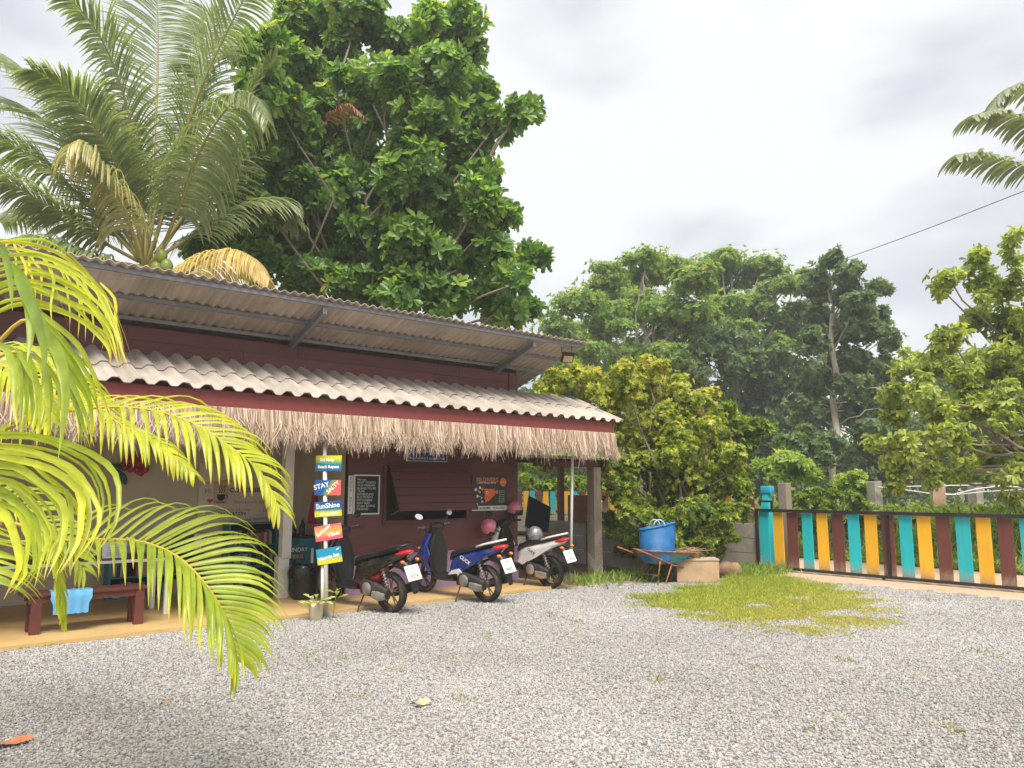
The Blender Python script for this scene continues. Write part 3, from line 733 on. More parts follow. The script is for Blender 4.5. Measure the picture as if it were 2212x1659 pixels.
hb = MB(); hb.lathe([(0.0,-0.02),(0.125,-0.015),(0.125,0.015),(0.0,0.02)], 16, Mw); hb.build('hub', MAT['rust'], wheel_)
bk = hthing('basket', 'blue woven plastic basket with a wire handle standing in the wheelbarrow', 'basket', 10.62, 8.80, 0.37, turn=R(-20)); bk.scale = (1.05, 1.05, 1.28)
MAT['bluebasket'] = None
def M_weave():
    g = NT('blue_weave'); v = g.coord('Object', (1,1,1)); w_ = g.n('ShaderNodeTexWave'); w_.wave_type = 'BANDS'; w_.bands_direction = 'Z'; w_.inputs['Scale'].default_value = 22; g.l(v, w_.inputs['Vector'])
    n = g.noise(v, 6, 4); c = g.ramp(n, [(0.3, (0.012,0.14,0.44)), (0.7, (0.03,0.24,0.60))])
    return g.done(g.bsdf(c, 0.45, g.bump(w_.outputs['Fac'], 0.6, 0.012), 0, 0.5))
MAT['bluebasket'] = M_weave()
mb = MB(); prof = []
rngb = random.Random(2)
secs = []
for z, r_ in ((0.0,0.225),(0.03,0.245),(0.15,0.275),(0.30,0.29),(0.43,0.285),(0.46,0.28)):
    secs.append([(r_*math.cos(2*math.pi*k/28)*1.05, r_*math.sin(2*math.pi*k/28)*0.92, z + (0.05*math.cos(2*math.pi*k/28+0.5)*z/0.46)) for k in range(28)])
ins = [[(x*0.965, y*0.965, z+0.004) for x, y, z in s_] for s_ in secs][::-1]
mb.loft(secs + ins, cap=False); mb.add(secs[0], [tuple(range(28))]); mb.add([(x*.96,y*.96,z+.01) for x,y,z in secs[0]], [tuple(range(27,-1,-1))])
mb.build('body', MAT['bluebasket'], bk, smooth=60)
mb = MB(); mb.tube([(x*1.02, y*1.02, z) for x, y, z in secs[-1]] + [(secs[-1][0][0]*1.02, secs[-1][0][1]*1.02, secs[-1][0][2])], 0.016, 6); mb.build('rim', MAT['bluebasket'], bk, smooth=True)
for a_ in (70, 250):
    q = R(a_); c0 = Vector((0.295*math.cos(q), 0.26*math.sin(q), 0.46 + 0.05*math.cos(q+0.5))); tq = Vector((-math.sin(q), math.cos(q), 0))
    mb = MB(); mb.tube([c0 + tq*0.09*math.cos(R(w_)) + Vector((0,0,0.085*math.sin(R(w_)))) for w_ in range(0, 181, 20)], 0.009, 6); mb.build('handle', M_plain('pale_rope', (0.45,0.55,0.60), 0.7), bk, smooth=True)
mb = MB()
rs = random.Random(8)
for k in range(60):
    a_ = Vector((rs.uniform(0.10,0.50), rs.uniform(-0.2,0.2), 0.52)); b2 = a_ + Vector((rs.uniform(0.1,0.4), rs.uniform(-0.15,0.15), rs.uniform(-0.05,0.07))); c2 = b2 + Vector((rs.uniform(0.0,0.16), rs.uniform(-0.05,0.05), rs.uniform(-0.28,-0.03)))
    mb.tube([a_, b2, c2], 0.006, 4)
tag(mb.build('dry_vines', M_plain('dry_vine', (0.30,0.19,0.11), 0.9, var=0.3), None, B(10.72, 8.80), (0,0,RZ+R(-16)), smooth=True), 'bundle of dry brown twigs lying in the wheelbarrow and hanging over its end', 'twigs', kind='stuff')
cb = hthing('concrete_ring', 'tan concrete block standing behind the wheelbarrow', 'block', 11.35, 8.55, 0, turn=R(-45))
mb = MB(); mb.box((-.36,-.22,0), (.36,.22,.36), bev=0.012); mb.build('body', M_plain('tan_concrete', (0.48,0.33,0.20), 0.9, var=0.14, scale=5, dirt=(0.24,0.16,0.10), bump=0.3), cb)
mb = MB(); mb.box((-.37,-.23,0.362), (.37,.23,.395), bev=0.008); mb.build('cap', M_plain('tan_concrete_top', (0.44,0.33,0.23), 0.9, var=0.2, scale=5, bump=0.3), cb)
rr_ = random.Random(6)
mb = MB()
bmr = bmesh.new(); bmesh.ops.create_icosphere(bmr, subdivisions=3, radius=1)
from mathutils import noise as mnoise
for q in bmr.verts:
    k = 1 + 0.35*mnoise.noise(q.co*1.3 + Vector((3,1,2))) + 0.12*mnoise.noise(q.co*4); q.co = Vector((q.co.x*0.27*k, q.co.y*0.19*k, max(-0.10, q.co.z*0.20*k)+0.10))
mb.bm(bmr)
tag(mb.build('field_stone', M_plain('brown_boulder', (0.27,0.155,0.095), 0.95, var=0.4, scale=7, dirt=(0.45,0.36,0.27), dirt_amt=0.6, bump=0.8, bscale=25), None, B(12.39, 8.60), (0,0,0.5), smooth=35), 'brown lumpy stone lying on the grass before the boundary wall', 'stone')
# ================================================================== scooters
def sec_x(x, z0, z1, hw, n=14, p=2.6, yc=0.0):
    out = []; zc, hz = (z0+z1)/2, (z1-z0)/2
    for k in range(n):
        q = 2*math.pi*k/n; c, s_ = math.cos(q), math.sin(q)
        out.append((x, yc + hw*math.copysign(abs(c)**(2/p), c), zc + hz*math.copysign(abs(s_)**(2/p), s_)))
    return out
def sec_z(z, xc, dx, hw, n=16, p=2.6):
    out = []
    for k in range(n):
        q = 2*math.pi*k/n; c, s_ = math.cos(q), math.sin(q)
        out.append((xc + dx*math.copysign(abs(s_)**(2/p), s_) - 0.35*abs(hw*c)*0.5, hw*math.copysign(abs(c)**(2/p), c), z))
    return out
def lens_section(mb, secs, **kw): return mb.loft([sec_x(*s_, **kw) for s_ in secs])
RW = 0.265
def wheel(parent, x, rim_mat, name, w=0.052):
    Mx = Matrix.Translation((x, 0, RW)) @ Matrix.Rotation(R(90), 4, 'X')
    t = MB(); prof = [(RW-0.075,-w*0.7),(RW-0.045,-w),(RW-0.018,-w*0.92),(RW-0.004,-w*0.5),(RW,0),(RW-0.004,w*0.5),(RW-0.018,w*0.92),(RW-0.045,w),(RW-0.075,w*0.7)]
    t.lathe(prof + [prof[0]], 36, Mx); wo_ = t.build(name, MAT['rubber'], parent, smooth=60)
    m = MB(); r0 = RW-0.07; m.lathe([(r0,-0.036),(r0+0.012,-0.036),(r0+0.012,0.036),(r0,0.036),(r0-0.018,0.012),(r0-0.018,-0.012),(r0,-0.036)], 30, Mx)
    m.lathe([(0.0,-0.05),(0.045,-0.045),(0.05,0),(0.045,0.045),(0,0.05)], 16, Mx)
    for k in range(5):
        q = R(72*k + 20)
        for dq in (-0.16, 0.16):
            a = Vector((0.04*math.cos(q), 0.04*math.sin(q), 0.0)); b = Vector((r0*math.cos(q+dq), r0*math.sin(q+dq), 0.0))
            m.tube([Mx @ a, Mx @ b], [0.012, 0.009], 6)
    m.build('rim', rim_mat, wo_, smooth=40)
    return wo_
def plate(parent, lines):
    Mp = Matrix.Translation((-0.43, 0, 0.56)) @ Matrix.Rotation(R(90), 4, 'Z') @ Matrix.Rotation(R(-24), 4, 'X')
    # plate looks backwards (-x) and a little up
    pl = put('license_plate', None, parent)
    mb = MB(); mb.box((-0.12, -0.002, -0.1), (0.12, 0.002, 0.1))
    me = mb.mesh('license_plate', MAT['plate']); bpy.data.objects.remove(pl); pl = put('license_plate', me, parent)
    pl.matrix_local = Matrix.Translation((-0.415, 0, 0.555)) @ Matrix.Rotation(R(-90), 4, 'Z') @ Matrix.Rotation(R(-26), 4, 'X')
    for txt, z, sz in zip(lines, (0.058, 0.012, -0.048), (0.058, 0.03, 0.072)): letter(txt, pl, 0, z, -0.0045, sz, MAT['ink'])
def scooter(name, label, P, heading, col, panel2, lower, rimr, rimf, plate_txt, decal=None, tail_white=False, mirrors=True, tilt=0.0, group='scooters parked nose-in along the porch'):
    o = thing(name, label, 'scooter', (P[0], P[1], P[2]), 0.0, group)
    o.rotation_euler = (R(-5), tilt, heading)
    wheel(o, 0.0, rimr, 'rear_wheel', 0.056); wheel(o, 1.27, rimf, 'front_wheel', 0.046)
    # body
    mb = MB(); lens_section(mb, [(.64,.34,.50,.07), (.56,.37,.62,.115), (.42,.43,.68,.14), (.22,.52,.72,.15), (.02,.60,.76,.148), (-.14,.66,.79,.13), (-.27,.72,.82,.095), (-.35,.775,.835,.045)])
    body = mb.build('rear_body', col, o, smooth=45)
    mb = MB()
    for s_ in (-1, 1): mb.prism([(.60,.40),(.48,.36),(.18,.50),(-.04,.62),(-.20,.71),(-.02,.69),(.30,.585),(.50,.52)], 0.02, Matrix.Translation((0, 0.152*s_, 0)) @ Matrix.Rotation(R(-3*s_), 4, 'Z'))
    mb.build('side_panel', panel2, o)
    mb = MB(); mb.loft([sec_x(.60,.30,.50,.11), sec_x(.45,.26,.54,.125), sec_x(.30,.30,.52,.11), sec_x(.12,.40,.58,.09)]); mb.build('lower_body', lower, o, smooth=45)
    mb = MB(); lens_section(mb, [(.64,.54,.62,.07), (.58,.585,.69,.115), (.45,.645,.735,.138), (.25,.69,.775,.148), (.08,.73,.815,.142), (-.03,.765,.865,.13), (-.16,.80,.885,.105), (-.22,.82,.87,.06)]); mb.build('seat', MAT['seat'], o, smooth=60)
    mb = MB(); gr = [(.04,.155,.80),(-.10,.150,.845),(-.26,.115,.885),(-.345,.05,.905),(-.345,-.05,.905),(-.26,-.115,.885),(-.10,-.150,.845),(.04,-.155,.80)]; mb.tube(gr, 0.015, 8); mb.build('grab_rail', MAT['white'] if tail_white else MAT['black'], o, smooth=True)
    mb = MB(); lens_section(mb, [(-.20,.755,.80,.112), (-.28,.755,.835,.105), (-.37,.79,.845,.072), (-.41,.815,.838,.03)]); mb.build('tail_light', MAT['glass_red'], o, smooth=50)
    # rear fender and plate
    mb = MB(); mb.loft([sec_x(-.12,.60,.70,.085), sec_x(-.24,.58,.72,.085), sec_x(-.34,.52,.69,.075), sec_x(-.39,.44,.60,.062), sec_x(-.43,.33,.47,.055), sec_x(-.45,.29,.36,.05)]); mb.build('rear_fender', MAT['black'], o, smooth=45)
    mb = MB()
    for s_ in (-1,1): mb.ball((-.36, .13*s_, .70), .03, (1.3,.8,.8), 2)
    mb.build('indicator', M_plain('amber_lens', (0.65,0.20,0.03), 0.2), o, smooth=True)
    plate(o, plate_txt)
    # engine and drive case on the left, exhaust on the right
    mb = MB(); mb.loft([sec_x(.42,.24,.40,.03,yc=.125), sec_x(.36,.21,.43,.05,yc=.13), sec_x(.15,.20,.40,.055,yc=.13), sec_x(0.0,.18,.36,.055,yc=.13), sec_x(-.08,.20,.33,.04,yc=.125)]); mb.build('drive_case', MAT['engine'], o, smooth=40)
    mb = MB(); mb.lathe([(0,0.0),(.085,0.0),(.085,.012),(.06,.03),(0,.034)], 18, Matrix.Translation((.27,.18,.31)) @ Matrix.Rotation(R(-90),4,'X')); mb.loft([sec_x(.16,.20,.30,.028,yc=.175), sec_x(.04,.175,.30,.034,yc=.175), sec_x(-.06,.20,.28,.02,yc=.17)]); mb.build('case_cover', MAT['alu'], o, smooth=40)
    mb = MB(); mb.box((.20,-.10,.20), (.52,.09,.38), bev=.03); mb.build('engine_block', MAT['engine'], o)
    mb = MB(); mb.tube([(.42,-.10,.22),(.30,-.15,.17),(.12,-.165,.20)], .018, 8); mb.loft([sec_x(.14,.16,.27,.05,yc=-.165), sec_x(.0,.19,.32,.065,yc=-.17), sec_x(-.26,.27,.40,.06,yc=-.17), sec_x(-.30,.30,.38,.03,yc=-.17)]); mb.build('exhaust', MAT['engine'], o, smooth=40)
    mb = MB(); A = Vector((-.06,.105,.30)); Bq = Vector((.05,.115,.63)); mb.tube([A,Bq], .014, 8); n_ = 44
    pts = []
    dv = (Bq-A).normalized(); e1 = dv.cross(Vector((0,1,0))).normalized(); e2 = dv.cross(e1)
    for k in range(n_): q = k*0.9; pts.append(A.lerp(Bq, .12+.76*k/n_) + e1*math.cos(q)*.032 + e2*math.sin(q)*.032)
    mb.tube(pts, .006, 5); mb.build('shock_absorber', MAT['alu'], o, smooth=True)
    mb = MB(); mb.tube([(.40,.12,.20),(.36,.24,.08),(.35,.29,.0)], .011, 6); mb.build('side_stand', MAT['engine'], o)
    # floor and front
    mb = MB(); mb.loft([sec_x(.52,.25,.36,.14), sec_x(.70,.24,.335,.15), sec_x(.90,.24,.335,.145), sec_x(1.0,.28,.36,.12)]); mb.build('floorboard', MAT['black'], o, smooth=45)
    mb = MB(); mb.loft([sec_z(.30,.93,.035,.11), sec_z(.42,.965,.045,.165), sec_z(.58,.985,.05,.19), sec_z(.72,.99,.05,.175), sec_z(.84,.985,.05,.13), sec_z(.93,.975,.045,.08)]); mb.build('leg_shield', MAT['black'], o, smooth=45)
    mb = MB(); mb.loft([sec_z(.36,1.03,.03,.09), sec_z(.48,1.07,.06,.165), sec_z(.60,1.10,.075,.215), sec_z(.70,1.11,.085,.225), sec_z(.79,1.105,.085,.18), sec_z(.89,1.07,.08,.12), sec_z(.96,1.03,.06,.07)]); cowl = mb.build('front_cowl', col, o, smooth=45)
    mb = MB()
    for s_ in (-1,1): mb.prism([(.93,.62),(1.00,.74),(1.16,.70),(1.24,.60),(1.10,.50),(1.00,.40),(.965,.34),(.985,.48)], .018, Matrix.Translation((1.0,.185*s_,0)) @ Matrix.Rotation(R(-9*s_),4,'Z') @ Matrix.Translation((-1.0,0,0)))
    mb.build('cowl_wing', col, o)
    mb = MB(); mb.lathe([(RW+.022,-.055),(RW+.045,-.03),(RW+.05,0),(RW+.045,.03),(RW+.022,.055)], 16, Matrix.Translation((1.27,0,RW)) @ Matrix.Rotation(R(90),4,'X'), R(25), R(150)); mb.build('front_fender', col, o, smooth=True)
    mb = MB()
    for s_ in (-1,1): mb.tube([(1.27,.068*s_,RW),(1.16,.068*s_,.60)], .017, 8)
    mb.build('fork', MAT['engine'], o, smooth=True)
    mb = MB(); mb.ball((1.19,0,.72), .07, (.6,1.5,.7), 2); mb.build('headlight', M_plain('clear_lens', (0.6,0.62,0.64), 0.15), o, smooth=True)
    mb = MB(); mb.loft([sec_z(.90,1.0,.045,.07), sec_z(.97,.985,.075,.12), sec_z(1.02,.98,.08,.13), sec_z(1.07,.99,.05,.09)]); hbm = mb.build('handlebar_cover', MAT['black'], o, smooth=50)
    for s_ in (-1,1):
        mb = MB(); mb.tube([(.97,.10*s_,1.0),(.95,.22*s_,1.02),(.91,.24*s_,1.02)], .012, 8); mb.tube([(.955,.21*s_,1.02),(.925,.36*s_,1.01)], .019, 10); mb.build('grip', M_plain('grip_rubber', (0.03,0.022,0.02), .75), hbm, smooth=True)
        mb = MB(); mb.tube([(1.0,.20*s_,1.03),(1.02,.34*s_,1.03)], .006, 5); mb.build('brake_lever', MAT['alu'], hbm)
        if mirrors:
            mb = MB(); mb.tube([(.99,.19*s_,1.03),(1.0,.24*s_,1.10),(1.01,.30*s_,1.165)], .006, 6)
            Mm = Matrix.Translation((1.01,.325*s_,1.19)) @ Matrix.Rotation(R(24),4,'Y') @ Matrix.Rotation(R(-4*s_),4,'Z') @ Matrix.Rotation(R(18*s_),4,'X')
            mb.ball((0.012,0,0), 1, (.018,.075,.05), 2, Mm); mr = mb.build('mirror', MAT['black'], o, smooth=60)
            if mirrors == 'dark': continue
            g_ = MB(); pts = [(-.0085, .068*math.cos(2*math.pi*k/20), .044*math.sin(2*math.pi*k/20)) for k in range(20)]; g_.add(pts, [tuple(range(20))], Mm); g_.build('mirror_glass', MAT['mirror'], mr)
    mb = MB()
    for s_ in (-1,1): mb.tube([(1.02,.16*s_,1.0),(1.10,.12*s_,.98),(1.12,.05*s_,.90),(1.10,.03*s_,.82)], .005, 5)
    mb.build('brake_cable', MAT['black'], hbm)
    mb = MB()
    for s_ in (-1,1): mb.ball((1.17,.17*s_,.70), .03, (1.0,1.2,.6), 2)
    mb.build('front_indicator', M_plain('amber_front', (0.6,0.25,0.05), 0.2), o, smooth=True)
    mb = MB(); mb.box((.955,.02,.66), (.968,.075,.76)); mb.build('tax_disc', MAT['plate'], o)
    if decal:
        txt, mat_, sz = decal
        d = put('decal', text_mesh(txt, sz, shear=.3, offset=.002, mat=mat_), o); d.matrix_local = Matrix.Translation((.26,.1645,.60)) @ Matrix.Rotation(R(180),4,'Z') @ Matrix.Rotation(R(90),4,'X') @ Matrix.Rotation(R(-26),4,'Z')
    return o
def M_paint(name, col, dirt=(0.3,0.24,0.18)):
    return M_plain(name, col, 0.28, 0, 0.06, 5, dirt=dirt, dirt_amt=0.18, coat=0.7)
p_black = M_paint('black_paint', (0.010,0.010,0.012)); p_blue = M_paint('blue_paint', (0.008,0.035,0.23)); p_white = M_paint('white_body_paint', (0.74,0.75,0.74)); p_red = M_paint('red_paint', (0.36,0.012,0.03))
rb = onz(846, 1323); hd = R(142)
sc_k = scooter('scooter', 'black scooter with red lower panel beside the painted sign pole', rb, hd, p_black, p_black, p_red, MAT['muddy'], MAT['muddy'], ('1กค', 'กระบี่', '3024'), None, False, 'dark', -0.031)
rb = onz(1052, 1301); sc_b = scooter('scooter', 'blue scooter with white trim and bright mirrors in front of the open shutter', rb, R(141), p_blue, p_blue, MAT['black'], MAT['muddy'], MAT['blackrim'], ('1กก', 'กระบี่', '8405'), ('CLICK', MAT['whiteink'], .075), True, True, -0.031)
mb = MB()
for s_ in (-1,1): mb.prism([(.60,.36),(.52,.43),(.40,.46),(.28,.38),(.34,.30),(.42,.39)], .02, Matrix.Translation((0,.155*s_,0)))
mb.build('white_trim', p_white, sc_b)
rb = onz(1190, 1271); sc_w = scooter('scooter', 'white scooter with black seat parked beside the thin white porch pole', rb, R(138), p_white, p_white, MAT['black'], MAT['blackrim'], MAT['blackrim'], ('1กษ', 'กระบี่', '7424'), ('CLICK', MAT['ink'], .06), True, 'dark', -0.031)
# helmets on the white scooter
MAT['pink'] = M_paint('pink_helmet_paint', (0.62,0.16,0.24))
def helmet(label, M, shell, visor=True):
    o = thing('helmet', label, 'helmet', M.to_translation()); o.rotation_euler = M.to_euler(); o['group'] = 'riding helmets left on the white scooter'
    mb = MB(); prof = [(0.0,.155)] + [(.135*math.sin(R(a)), .155*math.cos(R(a))) for a in range(12, 100, 11)] + [(.125,-.05),(.115,-.05),(.115,0),(.0,.135)]
    mb.lathe(prof, 24); mb.build('shell', shell, o, smooth=50)
    mb = MB(); mb.lathe([(.138,.02),(.150,.0),(.150,-.07),(.142,-.07)], 12, None, R(-60), R(60)); mb.build('visor', M_plain('smoked_visor', (0.01,0.01,0.012), 0.1), o, smooth=True)
    mb = MB(); mb.tube([(.02,.12,-.04),(.03,.06,-.17),(.03,-.06,-.17),(.02,-.12,-.04)], .008, 5); mb.build('strap', MAT['black'], o)
Hw = Matrix.Translation(sc_w.location) @ Euler(sc_w.rotation_euler).to_matrix().to_4x4()
helmet('pink and black helmet perched on the right mirror of the white scooter', Hw @ Matrix.Translation((1.0,-.30,1.19)) @ Matrix.Rotation(R(200),4,'Z') @ Matrix.Rotation(R(12),4,'Y'), MAT['pink'])
helmet('pink and black helmet hanging on its side from the left handlebar grip', Hw @ Matrix.Translation((.95,.40,.98)) @ Matrix.Rotation(R(70),4,'Z') @ Matrix.Rotation(R(70),4,'Y'), MAT['pink'])
helmet('silver and black helmet resting on the seat of the white scooter', Hw @ Matrix.Translation((.30,0,.83)) @ Matrix.Rotation(R(10),4,'Z'), M_plain('silver_helmet', (0.28,0.27,0.28), 0.3, 0.4, var=0.5, scale=14))
# ================================================================== leaves by the thousand
def unit(a): return a / np.maximum(1e-9, np.linalg.norm(a, axis=-1, keepdims=True))
T_DIAMOND = (np.array([(0,0,0),(0.42,0.5,0.05),(1,0,-0.06),(0.42,-0.5,0.05)]), np.array([[0,1,2,3]]))
T_FOLD = (np.array([(0,0,0),(0.5,0.5,0.10),(1,0,-0.10),(0.52,0,0.0),(0.5,-0.5,0.10)]), np.array([[0,3,2,1],[0,4,2,3]]))
T_OBOV = (np.array([(0,0,0),(0.62,0.42,0.05),(0.92,0.36,-0.07),(1,0,-0.15),(0.92,-0.36,-0.07),(0.62,-0.42,0.05)]),
          np.array([[0,3,2,1],[0,5,4,3]]))
def leafmesh(name, P, D, N, L, W, tint, tmpl, mat):
    n = len(P); T, F = tmpl; k = len(T)
    D = unit(D); S_ = np.cross(D, N); bad = np.linalg.norm(S_, axis=1) < 1e-3; S_[bad] = np.cross(D[bad], [1.0,0.2,0.1]); S_ = unit(S_); Nn = np.cross(S_, D)
    Vv = P[:,None,:] + D[:,None,:]*(T[None,:,0]*L[:,None])[:,:,None] + S_[:,None,:]*(T[None,:,1]*W[:,None])[:,:,None] + Nn[:,None,:]*(T[None,:,2]*L[:,None])[:,:,None]
    Ff = ((np.arange(n)*k)[:,None,None] + F[None]).reshape(-1, F.shape[1])
    return npmesh(name, Vv.reshape(-1,3), Ff, mat, np.repeat(tint, k))
def dirs(rn, n): return unit(rn.normal(size=(n,3)))
def rosettes(rn, C, R_, n, flat=1.0, inner=0.55, up=0.25):
    """n points spread through the shells of clumps C (k,3) with radii R_; returns points and outward directions"""
    w = R_**2; idx = rn.choice(len(C), n, p=w/w.sum()); d = dirs(rn, n); d[:,2] *= 1.0; d = unit(d)
    rad = R_[idx]*np.clip(rn.normal(0.35+0.45*inner, 0.32, n), 0.05, 1.5); sc = rn.uniform(0.7,1.4,(len(C),3))[idx]; sc[:,2] *= 0.8
    off = d*rad[:,None]*sc; off[:,2] *= flat
    out = d.copy(); out[:,2] += up; return C[idx]+off, unit(out)
def fan(rn, P, O, k, spread):
    """k leaf directions fanned round the axis O at every point"""
    n = len(P); a = np.cross(O, dirs(rn, n)); a = unit(a); b = np.cross(O, a)
    q = (np.arange(k)[None]*2.399 + rn.random((n,1))*6.28); sp = spread*rn.uniform(0.6,1.15,(n,k))
    D = O[:,None]*np.cos(sp)[...,None] + (a[:,None]*np.cos(q)[...,None] + b[:,None]*np.sin(q)[...,None])*np.sin(sp)[...,None]
    return np.repeat(P, k, 0), D.reshape(-1,3), np.repeat(O, k, 0)
def limb(mb, rn, a, b, r0, r1, wob=0.08, n=6, sag=0.0, m=7):
    a = Vector(a); b = Vector(b); L = (b-a).length; pts = []
    for i in range(n+1):
        t = i/n; p = a.lerp(b, t); w = math.sin(math.pi*t)*wob*L
        pts.append(p + Vector((rn.normal()*w, rn.normal()*w, rn.normal()*w*0.6 + sag*math.sin(math.pi*t)*L)))
    mb.tube(pts, [r0+(r1-r0)*(i/n) for i in range(n+1)], m); return pts
MAT['bark'] = M_wood('grey_bark', (0.25,0.20,0.16), 0.9, 0.35, 2, 10, 0.8)
MAT['palebark'] = M_wood('pale_bark', (0.40,0.35,0.28), 0.9, 0.3, 2, 10, 0.7)
def clump_tree(name, label, base, trunk_r, clumps, n_ros, k, leafL, leafW, spread, mat, seed, tmpl, flat=1.0, fork=0.45, bark='bark', group=None, cat='tree', up=0.25, inner=0.55, tint_top=0.0, droop=0.0, ntrunk=1, limb_r=0.5, trunk_top=None, sub=6, subr=(0.3,0.6)):
    rn = np.random.default_rng(seed); base = Vector(base)
    o = thing(name, label, cat, base, 0, group)
    C = np.array([c[:3] for c in clumps], float); R_ = np.array([c[3] for c in clumps], float); C_l, R_l = C, R_
    if sub:
        C_l = np.repeat(C, sub, 0) + dirs(rn, len(C)*sub)*np.repeat(R_, sub)[:,None]*rn.uniform(0.15,0.95,(len(C)*sub,1))*np.array([1,1,flat]); R_l = np.repeat(R_, sub)*rn.uniform(subr[0],subr[1],len(C)*sub)
    cen = C.mean(0); zmin = (C[:,2]-R_).min()
    forkp = Vector((base.x + (cen[0]-base.x)*0.35, base.y + (cen[1]-base.y)*0.35, (trunk_top if trunk_top else base.z + (cen[2]-base.z)*fork)))
    mb = MB()
    for j in range(ntrunk):
        off = Vector((rn.normal()*0.25, rn.normal()*0.25, 0)) if ntrunk > 1 else Vector((0,0,0))
        limb(mb, rn, base+off-Vector((0,0,0.3)), forkp + off*2, trunk_r, trunk_r*0.72, 0.025, 7, m=10)
    for c, r in zip(C, R_):
        hh = max(0.45, min(1.0, (c[2]*0.82 - base.z)/max(0.1, forkp.z-base.z))); src = (base + Vector((0,0,0))).lerp(forkp, hh)
        limb(mb, rn, src, c, trunk_r*limb_r, trunk_r*0.08, 0.05, 6, 0.05, 6)
        for j in range(3):
            e = c + dirs(rn, 1)[0]*r*0.75; limb(mb, rn, c, e, trunk_r*0.12, trunk_r*0.03, 0.05, 3, 0, 4)
    mb.v = [tuple(Vector(v_) - base) for v_ in mb.v]
    mb.build('trunk', MAT[bark], o, smooth=True)
    P, O = rosettes(rn, C_l, R_l, n_ros, flat, inner, up)
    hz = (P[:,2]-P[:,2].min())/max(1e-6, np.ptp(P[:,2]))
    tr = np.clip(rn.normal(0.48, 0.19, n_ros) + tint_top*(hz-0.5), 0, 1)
    P2, D, N = fan(rn, P, O, k, spread); n = len(P2)
    D[:,2] -= droop*rn.uniform(0.5,1.3,n); L = leafL*rn.uniform(0.65,1.2,n); W = leafW*rn.uniform(0.75,1.15,n)
    t = np.clip(np.repeat(tr, k) + rn.normal(0, 0.10, n), 0, 1)
    me = leafmesh('crown', P2-np.array(base), D, N + rn.normal(0,0.35,(n,3)), L, W, t, tmpl, mat)
    cr = put('crown', me, o); cr['kind'] = 'stuff'
    return o
def pxclumps(rows, Y, rn, dy, rs=1.0, jit=0.0):
    """clump centres from picture positions, all about the distance Y"""
    out = []
    for x, y, r in rows:
        yy = Y + rn.uniform(-dy, dy); p = ony(x, y, yy); out.append((p.x, p.y, p.z, r*yy/FPX*rs))
    return out
LF = {}
LF['almond'] = M_leaf('almond_leaf', [(0,(0.075,0.145,0.05)), (0.40,(0.145,0.265,0.075)), (0.70,(0.26,0.39,0.095)), (0.97,(0.42,0.50,0.11)), (1,(0.66,0.56,0.06))], 0.38, 0.5)
LF['rain'] = M_leaf('rain_tree_leaf', [(0,(0.11,0.19,0.05)), (0.5,(0.23,0.36,0.08)), (0.8,(0.36,0.43,0.09)), (1,(0.50,0.42,0.10))], 0.55, 0.45)
LF['dark'] = M_leaf('dark_leaf', [(0,(0.08,0.135,0.06)), (0.6,(0.15,0.225,0.09)), (1,(0.26,0.32,0.11))], 0.5, 0.45)
LF['bush'] = M_leaf('bush_leaf', [(0,(0.08,0.14,0.03)), (0.40,(0.20,0.28,0.045)), (0.66,(0.46,0.49,0.06)), (0.92,(0.62,0.56,0.10)), (1,(0.62,0.40,0.22))], 0.45, 0.48)
LF['lime'] = M_leaf('lime_leaf', [(0,(0.07,0.13,0.02)), (0.5,(0.17,0.26,0.03)), (1,(0.36,0.42,0.05))], 0.45, 0.4)
LF['olive'] = M_leaf('olive_leaf', [(0,(0.15,0.20,0.05)), (0.5,(0.36,0.42,0.10)), (0.8,(0.50,0.54,0.13)), (1,(0.58,0.57,0.12))], 0.42, 0.5)
LF['verge'] = M_leaf('verge_leaf', [(0,(0.16,0.26,0.05)), (0.5,(0.30,0.42,0.08)), (1,(0.48,0.52,0.13))], 0.5, 0.45)

# ---- broad-leaved almond tree behind the house
rn = np.random.default_rng(21)
rows = [(640,40,70),(760,30,80),(860,90,80),(960,140,70),(1000,40,45),(700,130,80),(800,190,85),(900,230,85),(1000,230,60),(620,170,80),(560,110,60),
        (690,260,85),(790,300,85),(890,340,85),(990,320,75),(1070,270,55),(1120,240,40),(600,290,80),(540,380,70),(640,400,85),(740,420,85),(840,440,85),(940,450,85),(1030,430,60),(1090,460,40),
        (520,470,65),(600,490,80),(700,530,85),(800,550,85),(900,560,85),(1000,560,70),(1080,560,55),(1140,555,38),(560,560,60),(650,600,70),(760,620,70),(870,640,70),(960,650,60),(1060,640,55),(1110,660,45),(470,520,45),(930,60,50),(1010,110,40),(1150,235,26),(1165,558,26),(1140,665,30),(1040,180,35),(1050,370,45),(1060,510,45),(1120,610,30),(740,80,60),(660,330,60),(760,370,60),(860,390,60),(700,470,60),(820,500,60),(930,510,60),(600,230,60),(860,160,60),(560,440,55)]
cl = pxclumps(rows, 16.6, rn, 1.6, 0.95)
rows2 = [(rn.uniform(560,1040), rn.uniform(60,620), 85) for _ in range(14)]
cl += pxclumps(rows2, 19.0, rn, 1.2, 0.9)
bp_ = B(8.3, 15.6)
clump_tree('almond_tree', 'tall dense tree with big glossy green leaves rising behind the house roof', (bp_.x, bp_.y, 0), 0.26, cl, 11500, 9, 0.25, 0.125, 1.2, LF['almond'], 3, T_OBOV, subr=(0.35,0.7), limb_r=0.16, fork=0.45, up=0.45, inner=0.5, tint_top=0.1)

